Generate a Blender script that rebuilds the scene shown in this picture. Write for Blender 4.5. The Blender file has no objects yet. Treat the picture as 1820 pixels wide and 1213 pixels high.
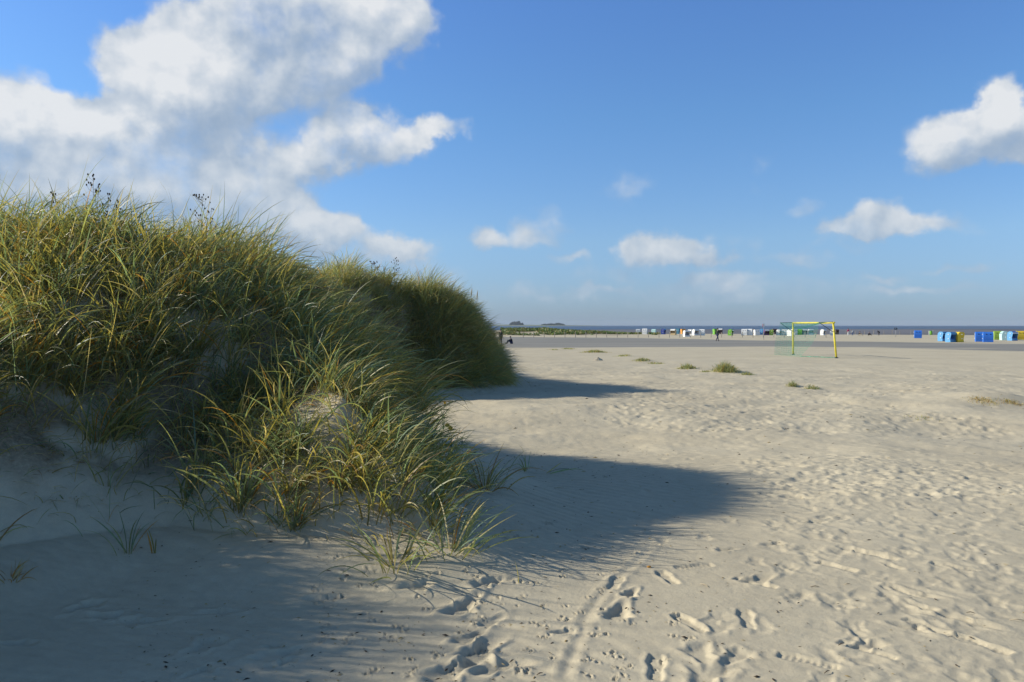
import bpy, math, random
import numpy as np
from math import radians, sin, cos, pi
from mathutils import Vector, Matrix

C = bpy.context.scene.collection
SC = bpy.context.scene
R = np.random.default_rng(7)
random.seed(7)

# ------------------------------------------------------------------ camera
F = 1415.0; CX, CY0, HZ = 910.0, 606.5, 579.0
CAMZ = 2.2
cd = bpy.data.cameras.new('camera'); cam = bpy.data.objects.new('camera', cd); C.objects.link(cam)
cd.sensor_width = 36; cd.lens = F / 1820 * 36; cd.clip_start = .05; cd.clip_end = 60000
cam.location = (0, 0, CAMZ)
cam.rotation_euler = (radians(90) - math.atan((CY0 - HZ) / F), 0, 0)
SC.camera = cam

# ------------------------------------------------------------------ sun, sky
SUN = Vector((-1, .17, .50)).normalized()
SUN_EL = math.asin(SUN.z); SUN_AZ = math.atan2(SUN.x, SUN.y)
ld = bpy.data.lights.new('sun', 'SUN'); lo = bpy.data.objects.new('sun', ld); C.objects.link(lo)
ld.energy = 5.0; ld.angle = radians(.5); ld.color = (1, .92, .78)
lo.rotation_euler = (-SUN).to_track_quat('-Z', 'Y').to_euler()
SC.view_settings.view_transform = 'Standard'; SC.view_settings.look = 'None'
SC.view_settings.gamma = 1; SC.view_settings.exposure = .12
SKY_STRENGTH = .13

# clouds: (px, py, rx, ry, tilt degrees, weight) - directions on the sky written as picture angles
CLOUDS = [
 (255,120,75,55,10,.9),(340,105,110,75,15,1.1),(440,75,120,85,10,1.2),(560,60,130,90,12,1.2),(670,50,95,65,20,.9),
 (740,25,45,38,0,.6),(400,165,130,65,0,1.0),(290,170,80,50,0,.8),(470,-20,140,60,0,.9),(610,120,80,60,25,.6),(340,215,130,70,0,.9),(300,260,150,70,0,.9),(200,320,220,60,0,.8),(520,330,60,40,0,.35),(440,290,90,45,0,.7),(520,160,90,40,0,.5),
 (0,180,90,60,0,1.2),(90,225,110,55,0,1.1),(190,215,80,38,0,.9),(40,290,170,90,0,1.1),(220,290,170,75,0,.9),(-120,230,150,100,0,1.2),(130,350,230,60,0,.9),
 (600,250,80,52,0,.9),(620,215,45,35,0,.6),(690,240,85,42,0,.9),(775,228,55,24,18,.8),(560,285,60,32,0,.6),(475,262,45,40,0,.45),
 (430,325,75,32,0,.8),(370,370,140,65,0,.9),(470,375,100,50,0,.9),(300,370,220,60,0,.8),(540,400,70,40,0,.6),
 (600,402,52,34,0,.95),(560,425,60,30,0,.7),(640,420,50,25,0,.6),(712,446,50,20,0,.75),(660,462,110,24,0,.5),
 (1750,245,110,48,0,1.0),(1765,185,48,40,0,.95),(1740,210,60,40,0,.6),(1655,245,62,32,0,.55),(1815,235,60,55,0,.8),(1730,280,120,24,0,.4),
 (1555,378,52,34,0,.85),(1600,398,100,22,0,.55),(1495,400,40,26,0,.45),(1560,405,120,18,0,.35),
 (862,420,38,26,0,.75),(945,412,52,24,0,.5),(905,430,70,16,0,.3),(965,375,40,20,0,.22),
 (1130,442,40,24,0,.75),(1200,448,62,28,0,.75),(1180,470,110,16,0,.4),(1270,470,36,16,0,.5),(1010,464,34,15,0,.5),(1085,487,60,14,0,.35),
 (1110,330,60,26,0,.25),(1355,278,60,22,0,.2),(1330,325,60,22,0,.14),(1420,362,60,16,0,.2),(1220,300,40,20,0,.12),
 (1410,465,90,16,0,.38),(1580,487,70,12,0,.38),(1690,468,60,12,0,.38),(1490,436,60,12,0,.22),(930,515,60,14,0,.28),(1200,505,300,18,0,.22),(760,500,160,26,0,.25),(1000,535,400,20,0,.26),(1500,520,330,24,0,.28),(1330,440,420,30,0,.15),(1250,500,120,14,0,.3),(1640,515,110,12,0,.28),(1050,520,80,12,0,.3),(500,395,80,40,0,.7),
]

def build_world():
    w = bpy.data.worlds.new('World'); SC.world = w; w.use_nodes = True
    nt = w.node_tree; N, L = nt.nodes, nt.links; N.clear()
    def lk(a, b): L.new(a, b)
    def M(op, a, b=None, c=None, clamp=False):
        n = N.new('ShaderNodeMath'); n.operation = op; n.use_clamp = clamp
        for i, v in enumerate((a, b, c)):
            if v is None: continue
            if isinstance(v, (int, float)): n.inputs[i].default_value = v
            else: lk(v, n.inputs[i])
        return n.outputs[0]
    def V(op, a, b=None, out=0):
        n = N.new('ShaderNodeVectorMath'); n.operation = op
        for i, v in enumerate((a, b)):
            if v is None: continue
            if isinstance(v, tuple): n.inputs[i].default_value = v
            elif isinstance(v, float): n.inputs['Scale'].default_value = v
            else: lk(v, n.inputs[i])
        return n.outputs[out]
    tc = N.new('ShaderNodeTexCoord')
    sx = N.new('ShaderNodeSeparateXYZ'); lk(tc.outputs['Generated'], sx.inputs[0])
    az = M('ARCTAN2', sx.outputs[0], sx.outputs[1]); el = M('ARCSINE', sx.outputs[2])
    cm = N.new('ShaderNodeCombineXYZ'); lk(az, cm.inputs[0]); lk(el, cm.inputs[1])
    P0 = cm.outputs[0]
    # billowing warp
    def noise(vec, scale, detail, rough, out='Fac'):
        n = N.new('ShaderNodeTexNoise'); n.inputs['Scale'].default_value = scale
        n.inputs['Detail'].default_value = detail; n.inputs['Roughness'].default_value = rough
        lk(vec, n.inputs['Vector']); return n.outputs[out]
    wv = V('SUBTRACT', noise(P0, 14, 5, .55, 'Color'), (.5, .5, .5))
    n = N.new('ShaderNodeVectorMath'); n.operation = 'MULTIPLY_ADD'
    lk(wv, n.inputs[0]); n.inputs[1].default_value = (.10, .075, 0); lk(P0, n.inputs[2]); P = n.outputs[0]
    def field(Pv):
        acc = None
        for (px, py, rx, ry, tilt, wt) in CLOUDS:
            u = (px - CX) / F; v = (HZ - py) / F
            a0 = math.atan(u); e0 = math.atan2(v, math.hypot(1, u))
            ra = rx / F * cos(a0) ** 2 * 1.45; re = ry / F * cos(a0) * 1.45
            d = V('SUBTRACT', Pv, (a0, e0, 0))
            if tilt:
                r = N.new('ShaderNodeVectorRotate'); r.rotation_type = 'Z_AXIS'; lk(d, r.inputs['Vector'])
                r.inputs['Angle'].default_value = -radians(tilt); d = r.outputs[0]
            d = V('MULTIPLY', d, (1 / ra, 1 / re, 0))
            q = V('DOT_PRODUCT', d, d, 1)
            m = M('SUBTRACT', 1, q, clamp=True)
            m = M('MULTIPLY', m, m)
            acc = M('MULTIPLY_ADD', m, wt, acc if acc is not None else 0)
        return acc
    m0 = field(P)
    off = V('ADD', P, (-.010, .030, 0))
    m1 = field(off)
    nz = noise(P0, 24, 8, .56)
    nl = noise(P0, 17, 7, .5)
    nz1 = noise(V('ADD', P0, (-.007, .014, 0)), 17, 7, .5)
    nb = noise(P0, 6, 4, .5)
    sat = M('MINIMUM', m0, .75)
    dens = M('ADD', sat, M('MULTIPLY', M('SUBTRACT', nz, .5), .62))
    dens = M('ADD', dens, M('MULTIPLY', M('SUBTRACT', nb, .5), .7))
    mr = N.new('ShaderNodeMapRange'); mr.interpolation_type = 'SMOOTHSTEP'
    lk(dens, mr.inputs[0]); mr.inputs[1].default_value = .06; mr.inputs[2].default_value = .66
    # light on the clouds: brighter where the field falls off towards the sun side
    g = M('SUBTRACT', m0, m1)                      # >0 on the lit crown
    gn = M('SUBTRACT', nl, nz1)
    thick = M('SUBTRACT', m0, .55, clamp=True)
    lit = M('ADD', M('MULTIPLY', g, .36), M('MULTIPLY', gn, 1.7))
    lit = M('ADD', lit, M('MULTIPLY', M('SUBTRACT', nb, .5), .35))
    lit = M('ADD', lit, .60)
    lit = M('SUBTRACT', lit, M('MULTIPLY', thick, .10), clamp=True)
    lk(M('MULTIPLY_ADD', M('SUBTRACT', 1, lit), .22, .72), mr.inputs[2])
    alpha = M('MULTIPLY', mr.outputs[0], M('MULTIPLY', m0, 7, clamp=True))
    cr = N.new('ShaderNodeValToRGB'); lk(lit, cr.inputs[0])
    e = cr.color_ramp.elements
    e[0].position = .05; e[0].color = (.32, .42, .56, 1)
    e[1].position = 1.0; e[1].color = (.80, .82, .84, 1)
    x = e.new(.35); x.color = (.40, .49, .61, 1)
    x = e.new(.70); x.color = (.60, .66, .73, 1)
    # the clouds sink into the air towards the horizon
    fade = N.new('ShaderNodeMapRange'); lk(el, fade.inputs[0]); fade.inputs[1].default_value = .0; fade.inputs[2].default_value = .22
    cmix = N.new('ShaderNodeMixRGB'); lk(M('MULTIPLY', M('SUBTRACT', 1, fade.outputs[0]), .55), cmix.inputs[0])
    lk(cr.outputs[0], cmix.inputs[1]); cmix.inputs[2].default_value = (.30, .43, .58, 1)
    sky = N.new('ShaderNodeTexSky'); sky.sky_type = 'NISHITA'; sky.sun_disc = False
    sky.sun_elevation = SUN_EL; sky.sun_rotation = SUN_AZ
    sky.altitude = 0; sky.air_density = 1.0; sky.dust_density = .35; sky.ozone_density = 2.2
    # sky tone by height above the horizon
    tr = N.new('ShaderNodeValToRGB'); 
    hm = N.new('ShaderNodeMapRange'); lk(el, hm.inputs[0]); hm.inputs[1].default_value = 0; hm.inputs[2].default_value = 1.2
    lk(hm.outputs[0], tr.inputs[0]); e = tr.color_ramp.elements
    e[0].position = 0; e[0].color = SKYT[0]; e[1].position = .62; e[1].color = SKYT[4]
    x = e.new(.0875); x.color = SKYT[1]
    x = e.new(.21); x.color = SKYT[2]
    x = e.new(.35); x.color = SKYT[3]
    mx = N.new('ShaderNodeMixRGB'); mx.blend_type = 'MULTIPLY'; mx.inputs[0].default_value = 1
    lk(sky.outputs[0], mx.inputs[1]); lk(tr.outputs[0], mx.inputs[2])
    b1 = N.new('ShaderNodeBackground'); lk(mx.outputs[0], b1.inputs[0]); b1.inputs[1].default_value = SKY_STRENGTH
    b2 = N.new('ShaderNodeBackground'); lk(cmix.outputs[0], b2.inputs[0]); b2.inputs[1].default_value = .92
    ms = N.new('ShaderNodeMixShader'); lk(M('MULTIPLY', alpha, .96), ms.inputs[0]); lk(b1.outputs[0], ms.inputs[1]); lk(b2.outputs[0], ms.inputs[2])
    o = N.new('ShaderNodeOutputWorld'); lk(ms.outputs[0], o.inputs[0])
SKYT = [(.37,.53,.97,1), (.60,.76,1.02,1), (.585,.845,1.13,1), (.60,.88,1.29,1), (.46,.54,.56,1)]
build_world()

# ------------------------------------------------------------------ helpers
def tag(o, label=None, cat=None, group=None, kind=None):
    if label: o['label'] = label
    if cat: o['category'] = cat
    if group: o['group'] = group
    if kind: o['kind'] = kind
    return o
def empty(name, loc, rz=0):
    o = bpy.data.objects.new(name, None); C.objects.link(o); o.location = loc; o.rotation_euler = (0, 0, rz)
    o.empty_display_size = .2
    return o
def meshobj(name, verts, faces, mat, parent=None, smooth=False, loc=None):
    me = bpy.data.meshes.new(name); me.from_pydata([tuple(v) for v in verts], [], faces); me.update()
    if smooth: me.polygons.foreach_set('use_smooth', [True] * len(me.polygons))
    o = bpy.data.objects.new(name, me); C.objects.link(o)
    if mat: me.materials.append(mat)
    if parent: o.parent = parent
    if loc is not None: o.location = loc
    return o
def npmesh(name, co, quads, mat, smooth=True, col=None):
    me = bpy.data.meshes.new(name)
    co = np.ascontiguousarray(co, dtype=np.float32); quads = np.ascontiguousarray(quads, dtype=np.int32)
    me.vertices.add(len(co)); me.vertices.foreach_set('co', co.ravel())
    k = quads.shape[1]
    me.loops.add(quads.size); me.loops.foreach_set('vertex_index', quads.ravel())
    me.polygons.add(len(quads)); me.polygons.foreach_set('loop_start', np.arange(0, quads.size, k, dtype=np.int32))
    me.polygons.foreach_set('use_smooth', np.full(len(quads), smooth))
    me.update(calc_edges=True)
    if col is not None:
        a = me.color_attributes.new('tint', 'FLOAT_COLOR', 'POINT')
        c4 = np.ones((len(co), 4), np.float32); c4[:, :3] = col; a.data.foreach_set('color', c4.ravel())
    if mat: me.materials.append(mat)
    o = bpy.data.objects.new(name, me); C.objects.link(o)
    return o
class MB:
    """collects simple solids and links them as one mesh"""
    def __init__(s): s.v = []; s.f = []
    def add(s, vs, fs):
        b = len(s.v); s.v += [tuple(v) for v in vs]; s.f += [tuple(b + i for i in f) for f in fs]; return s
    def box(s, x0, y0, z0, x1, y1, z1):
        return s.add([(x0,y0,z0),(x1,y0,z0),(x1,y1,z0),(x0,y1,z0),(x0,y0,z1),(x1,y0,z1),(x1,y1,z1),(x0,y1,z1)],
                     [(0,3,2,1),(4,5,6,7),(0,1,5,4),(1,2,6,5),(2,3,7,6),(3,0,4,7)])
    def prism(s, prof, x0, x1):                # profile in (y, z), extruded along x
        n = len(prof)
        vs = [(x0, y, z) for y, z in prof] + [(x1, y, z) for y, z in prof]
        return s.add(vs, [tuple(range(n)), tuple(range(2*n-1, n-1, -1))] + [(i, i+n, (i+1) % n + n, (i+1) % n) for i in range(n)])
    def tube(s, pts, r, n=6):
        pts = [Vector(p) for p in pts]
        if not hasattr(r, '__len__'): r = [r] * len(pts)
        rings = []
        for i, p in enumerate(pts):
            d = (pts[min(i+1, len(pts)-1)] - pts[max(i-1, 0)]).normalized()
            a = d.orthogonal().normalized(); b = d.cross(a)
            rings.append([p + (a * cos(2*pi*k/n) + b * sin(2*pi*k/n)) * r[i] for k in range(n)])
        vs = [v for q in rings for v in q]; fs = []
        for i in range(len(pts)-1):
            for k in range(n): fs.append((i*n+k, i*n+(k+1) % n, (i+1)*n+(k+1) % n, (i+1)*n+k))
        fs += [tuple(range(n-1, -1, -1)), tuple((len(pts)-1)*n + k for k in range(n))]
        return s.add(vs, fs)
    def ball(s, c, r, n=8, m=6):
        if not hasattr(r, '__len__'): r = (r, r, r)
        vs = [(c[0], c[1], c[2] - r[2])]
        for j in range(1, m):
            t = pi * j / m
            for k in range(n): vs.append((c[0] + r[0]*sin(t)*cos(2*pi*k/n), c[1] + r[1]*sin(t)*sin(2*pi*k/n), c[2] - r[2]*cos(t)))
        vs.append((c[0], c[1], c[2] + r[2])); fs = []
        for k in range(n): fs.append((0, 1+(k+1) % n, 1+k))
        for j in range(m-2):
            for k in range(n): fs.append((1+j*n+k, 1+j*n+(k+1) % n, 1+(j+1)*n+(k+1) % n, 1+(j+1)*n+k))
        l = len(vs)-1
        for k in range(n): fs.append((l, 1+(m-2)*n+k, 1+(m-2)*n+(k+1) % n))
        return s.add(vs, fs)
    def build(s, name, mat, parent=None, smooth=False, loc=None): return meshobj(name, s.v, s.f, mat, parent, smooth, loc)

def smooth01(x): x = np.clip(x, 0, 1); return x*x*(3-2*x)
def vnoise(x, y, seed=0):
    x = np.asarray(x, float) + seed*17.13; y = np.asarray(y, float) - seed*9.71
    xi = np.floor(x); yi = np.floor(y); fx = x-xi; fy = y-yi
    fx = fx*fx*fx*(fx*(fx*6-15)+10); fy = fy*fy*fy*(fy*(fy*6-15)+10)
    def h(a, b):
        a = a.astype(np.int64); b = b.astype(np.int64)
        n = (a*374761393 + b*668265263 + seed*1442695041) & 0xffffffff
        n = ((n ^ (n >> 13)) * 1274126177) & 0xffffffff
        n = n ^ (n >> 16)
        return (n & 0xffffff) / float(0xffffff)
    return (h(xi,yi)*(1-fx)+h(xi+1,yi)*fx)*(1-fy) + (h(xi,yi+1)*(1-fx)+h(xi+1,yi+1)*fx)*fy - .5
def fbm(x, y, seed=0, o=4, g=.5):
    a = 1; s = 0
    for i in range(o): s = s + a*vnoise(x*2**i, y*2**i, seed+i*5); a *= g
    return s

# ------------------------------------------------------------------ terrain heights
TOE = np.array([(-60,-6),(-9,-3),(-6.2,1.0),(-5.0,3.0),(-4.7,4.3),(-3.8,5.35),(-2.6,6.15),(-1.7,5.75),(-.55,5.75),(-.35,6.6),(-.55,8.0),(-.65,9.0),(-1.25,10.1),(-1.95,11.3),(-2.9,12.7),
                (-3.7,14.4),(-3.9,18),(-3.7,21),(-2.9,23),(-1.6,23.7),(-.9,24.5),(-.5,26),(-.5,28.5),(-1.2,31),(-1.8,38),(-1.4,48),(-1.2,70),(-2.5,100),(-30,105),(-60,100)])
def toe_dist(X, Y):
    """signed distance into the dune (positive inside its toe line)"""
    X = np.asarray(X, float); Y = np.asarray(Y, float)
    d = np.full(X.shape, 1e9); ins = np.zeros(X.shape, bool); n = len(TOE)
    for i in range(n):
        a = TOE[i]; b = TOE[(i+1) % n]; e = b-a
        t = np.clip(((X-a[0])*e[0]+(Y-a[1])*e[1])/(e@e), 0, 1)
        d = np.minimum(d, np.hypot(X-a[0]-t*e[0], Y-a[1]-t*e[1]))
        c = ((a[1] > Y) != (b[1] > Y))
        xi = a[0] + (Y-a[1])/(b[1]-a[1]+1e-12)*e[0]
        ins ^= c & (X < xi)
    return np.where(ins, d, -d)
def G(X, Y, cx, cy, sx, sy, a=0):
    dx = X-cx; dy = Y-cy
    u = dx*cos(a)+dy*sin(a); v = -dx*sin(a)+dy*cos(a)
    return np.exp(-(u/sx)**2-(v/sy)**2)
TUFTS = []      # low hummocks with grass, filled below: X, Y, radius, height
def base_h(X, Y):
    D = np.hypot(X, Y)
    z = np.interp(D, [0, 4, 7, 12, 20, 30, 45, 150, 172, 190, 205, 230, 330, 600, 60000],
                     [.5, .5, .46, .36, .24, .14, .02, 0, .06, .06, .05, -.2, -1.6, -3, -3])
    return z
def terrain(X, Y):
    X = np.asarray(X, float); Y = np.asarray(Y, float)
    D = np.hypot(X, Y)
    z = base_h(X, Y)
    s = toe_dist(X, Y) + fbm(X*.7, Y*.7, 3, 3)*.35*smooth01(1-(Y-40)/40)
    w = np.interp(Y, [0, 4.6, 6.5, 8, 12, 16, 20, 23, 28, 33, 40, 100], [1.2, 1.2, 1.7, 1.25, 1.1, 2.4, 2.3, .85, .85, 1.2, 1.3, 2.0])
    H = np.interp(Y, [-6, 1, 4.8, 6.6, 9.5, 12, 15, 19, 22.5, 25, 28.5, 31.5, 36, 50, 70, 100], [1.5, 2.5, 2.65, 2.3, 2.45, 2.5, 1.8, 1.75, 2.75, 3.1, 2.4, 1.7, 1.8, 1.6, 1.3, .6])
    sp = np.maximum(s, 0)
    rise = H*(1-np.exp(-(sp/w)**1.35))
    k0 = smooth01(s)
    # a soft skirt of blown sand around the foot
    skirt = .20*np.exp(-(np.minimum(s, 0)/.9)**2)*smooth01((s+2.2)/2.2)*np.interp(Y, [0, 12, 30, 60], [1, 1, .6, 0])
    z = z + rise + skirt
    z = z + .20*G(X, Y, -6.2, 10.2, 3.0, 2.2) + .38*G(X, Y, -4.9, 24.5, 1.7, 2.5)*k0 - .12*k0*G(X, Y, -1.6, 26, 1.0, 2.0) - .30*G(X, Y, -4.3, 8.4, 1.1, .6) - .60*k0*G(X, Y, -2.1, 7.4, 1.3, 1.0) - .75*k0*G(X, Y, -6.9, 7.2, 2.2, 1.0)
    k = smooth01(s/2)
    z = z + k*fbm(X*.9, Y*.9, 11, 4)*.42
    # the open beach
    kb = smooth01(-s+.4)
    z = z + kb*fbm(X*.22, Y*.22, 21, 3)*np.interp(D, [0, 8, 20, 40, 60], [.03, .10, .26, .12, .015])
    z = z + kb*fbm(X*1.1, Y*1.1, 31, 3)*np.interp(D, [0, 9, 14, 40, 60, 90], [.012, .022, .05, .05, .012, .006])
    for (tx, ty, tr, th) in TUFTS: z = z + th*G(X, Y, tx, ty, tr, tr)
    # sand bank in front of the sea and the dunes at the far end on the left
    far = smooth01((D-150)/12)*smooth01((215-D)/20)
    z = z + far*(fbm(X*.06, Y*.12, 41, 3)*.25)
    fl = smooth01((Y-165)/14)*smooth01((235-Y)/25)*smooth01((26-X)/20)
    z = z + fl*(.75+fbm(X*.09, Y*.12, 51, 3)*.9)
    return z
def ray(px, d):
    """point on the ground in the direction of picture column px at distance Y = d"""
    X = (px-CX)/F*d
    return X, d, float(terrain(np.array([X]), np.array([d]))[0])
def at(px, py):
    """where the line of sight through a picture point meets the (smooth) ground"""
    ds = np.exp(np.linspace(math.log(3), math.log(400), 4000))
    X = (px-CX)/F*ds; zr = CAMZ-(py-HZ)/F*ds; zt = terrain(X, ds)
    i = np.argmax(zr <= zt)
    if zr[i] > zt[i]: i = len(ds)-1
    return float(X[i]), float(ds[i]), float(zt[i])
TF = [(1290,661,.5,.20),(1330,667,.4,.08),(1222,655,.42,.12),(1150,642,.5,.10),(1118,634,.6,.08),(1055,627,.8,.10),(1410,687,.28,.08),(1447,692,.3,.06),(1745,715,1.2,.13),(1795,718,1.0,.12),(1700,708,.8,.08),(985,623,.7,.05)]
TUFTS = [at(p, q)[:2]+(r, h) for p, q, r, h in TF]

# ------------------------------------------------------------------ materials
def mat(name, color, rough=.6, **kw):
    m = bpy.data.materials.new(name); m.use_nodes = True
    b = m.node_tree.nodes['Principled BSDF']
    b.inputs['Base Color'].default_value = (*color, 1); b.inputs['Roughness'].default_value = rough
    nt = m.node_tree
    # a little wear in the colour, procedural
    n = nt.nodes.new('ShaderNodeTexNoise'); n.inputs['Scale'].default_value = kw.get('scale', 9); n.inputs['Detail'].default_value = 5
    tc = nt.nodes.new('ShaderNodeTexCoord'); nt.links.new(tc.outputs['Object'], n.inputs['Vector'])
    r = nt.nodes.new('ShaderNodeValToRGB'); v = kw.get('var', .18)
    r.color_ramp.elements[0].position = .3; r.color_ramp.elements[1].position = .7
    r.color_ramp.elements[0].color = (*[c*(1-v) for c in color], 1); r.color_ramp.elements[1].color = (*[min(1, c*(1+v)) for c in color], 1)
    nt.links.new(n.outputs['Fac'], r.inputs[0]); nt.links.new(r.outputs[0], b.inputs['Base Color'])
    return m

def sand_material():
    m = bpy.data.materials.new('sand'); m.use_nodes = True; nt = m.node_tree; N, L = nt.nodes, nt.links
    b = N['Principled BSDF']; b.inputs['Roughness'].default_value = .9; b.inputs['Specular IOR Level'].default_value = .15
    tc = N.new('ShaderNodeTexCoord')
    def noise(scale, det=4, rough=.55, vec=None):
        n = N.new('ShaderNodeTexNoise'); n.inputs['Scale'].default_value = scale; n.inputs['Detail'].default_value = det
        n.inputs['Roughness'].default_value = rough; L.new(vec or tc.outputs['Object'], n.inputs['Vector']); return n.outputs['Fac']
    def ramp(f, stops):
        r = N.new('ShaderNodeValToRGB'); L.new(f, r.inputs[0]); e = r.color_ramp.elements
        e[0].position, e[0].color = stops[0][0], (*stops[0][1], 1); e[1].position, e[1].color = stops[-1][0], (*stops[-1][1], 1)
        for p, c in stops[1:-1]: x = e.new(p); x.color = (*c, 1)
        return r.outputs[0]
    def mix(f, a, c, t='MIX'):
        n = N.new('ShaderNodeMixRGB'); n.blend_type = t
        for i, v in enumerate((f, a, c)):
            if isinstance(v, (int, float)): n.inputs[i].default_value = v
            elif isinstance(v, tuple): n.inputs[i].default_value = (*v, 1)
            else: L.new(v, n.inputs[i])
        return n.outputs[0]
    dry = ramp(noise(.35, 6, .6), [(.3, (.53,.468,.335)), (.5, (.58,.515,.37)), (.72, (.62,.556,.405))])
    fine = ramp(noise(9, 8, .7), [(.25, (.86,.86,.87)), (.6, (1,1,1)), (.8, (1.05,1.04,1.02))])
    c = mix(1, dry, fine, 'MULTIPLY')
    grains = ramp(noise(420, 2, .6), [(.30, (.72,.70,.68)), (.48, (1,1,1)), (.75, (1.12,1.11,1.08))])
    c = mix(.7, c, grains, 'MULTIPLY')
    # dark organic specks
    v = N.new('ShaderNodeTexVoronoi'); v.inputs['Scale'].default_value = 26; L.new(tc.outputs['Object'], v.inputs['Vector'])
    speck = ramp(v.outputs['Distance'], [(.035, (1,1,1)), (.07, (0,0,0))])
    pick = ramp(v.outputs['Color'], [(.80, (0,0,0)), (.84, (1,1,1))])
    c = mix(mix(1, speck, pick, 'MULTIPLY'), c, (.11,.085,.06))
    # stain attribute: damp grey band, mud, litter under the grass
    at_ = N.new('ShaderNodeAttribute'); at_.attribute_name = 'tint'
    sp = N.new('ShaderNodeSeparateColor'); L.new(at_.outputs['Color'], sp.inputs[0])
    mp = N.new('ShaderNodeMapping'); mp.inputs['Scale'].default_value = (.03, .25, 1); L.new(tc.outputs['Object'], mp.inputs[0])
    streak = noise(1, 6, .6, mp.outputs[0])
    damp = ramp(streak, [(.3, (.215,.212,.19)), (.7, (.33,.315,.275))])
    # damp band edge broken up by the streaks
    ad = N.new('ShaderNodeMath'); ad.operation = 'MULTIPLY_ADD'; L.new(streak, ad.inputs[0]); ad.inputs[1].default_value = .8; 
    sb = N.new('ShaderNodeMath'); sb.operation = 'SUBTRACT'; L.new(sp.outputs[0], sb.inputs[0]); sb.inputs[1].default_value = .4; L.new(sb.outputs[0], ad.inputs[2])
    k = N.new('ShaderNodeMapRange'); L.new(ad.outputs[0], k.inputs[0]); k.inputs[1].default_value = .25; k.inputs[2].default_value = .7
    c = mix(k.outputs[0], c, damp)
    c = mix(sp.outputs[1], c, ramp(noise(30, 6, .7), [(.3, (.10,.075,.045)), (.55, (.24,.19,.12)), (.8, (.42,.36,.25))]))
    L.new(c, b.inputs['Base Color'])
    # bump: grains and small lumps
    b1 = N.new('ShaderNodeBump'); b1.inputs['Strength'].default_value = .35; b1.inputs['Distance'].default_value = .004; L.new(noise(260, 3, .7), b1.inputs['Height'])
    b2 = N.new('ShaderNodeBump'); b2.inputs['Strength'].default_value = .4; b2.inputs['Distance'].default_value = .012; L.new(noise(28, 6, .62), b2.inputs['Height'])
    L.new(b1.outputs[0], b2.inputs['Normal']); L.new(b2.outputs[0], b.inputs['Normal'])
    return m
M_SAND = sand_material()

def blade_material(name, trans=.45, gloss=.35):
    m = bpy.data.materials.new(name); m.use_nodes = True; nt = m.node_tree; N, L = nt.nodes, nt.links; N.clear()
    a = N.new('ShaderNodeAttribute'); a.attribute_name = 'tint'
    tc = N.new('ShaderNodeTexCoord'); n = N.new('ShaderNodeTexNoise'); n.inputs['Scale'].default_value = 18; n.inputs['Detail'].default_value = 4
    L.new(tc.outputs['Object'], n.inputs['Vector'])
    r = N.new('ShaderNodeValToRGB'); r.color_ramp.elements[0].position = .3; r.color_ramp.elements[1].position = .7
    r.color_ramp.elements[0].color = (.75,.75,.75,1); r.color_ramp.elements[1].color = (1.15,1.15,1.1,1); L.new(n.outputs['Fac'], r.inputs[0])
    mx = N.new('ShaderNodeMixRGB'); mx.blend_type = 'MULTIPLY'; mx.inputs[0].default_value = 1
    L.new(a.outputs['Color'], mx.inputs[1]); L.new(r.outputs[0], mx.inputs[2])
    p = N.new('ShaderNodeBsdfPrincipled'); p.inputs['Roughness'].default_value = .47; p.inputs['Specular IOR Level'].default_value = gloss
    L.new(mx.outputs[0], p.inputs['Base Color'])
    t = N.new('ShaderNodeBsdfTranslucent')
    g = N.new('ShaderNodeMixRGB'); g.blend_type = 'MULTIPLY'; g.inputs[0].default_value = 1; g.inputs[2].default_value = (1.5,1.45,.75,1)
    L.new(mx.outputs[0], g.inputs[1]); L.new(g.outputs[0], t.inputs[0])
    s = N.new('ShaderNodeMixShader'); s.inputs[0].default_value = trans; L.new(p.outputs[0], s.inputs[1]); L.new(t.outputs[0], s.inputs[2])
    o = N.new('ShaderNodeOutputMaterial'); L.new(s.outputs[0], o.inputs[0])
    return m
M_BLADE = blade_material('dune_grass_blades', .46, .6)

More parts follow.
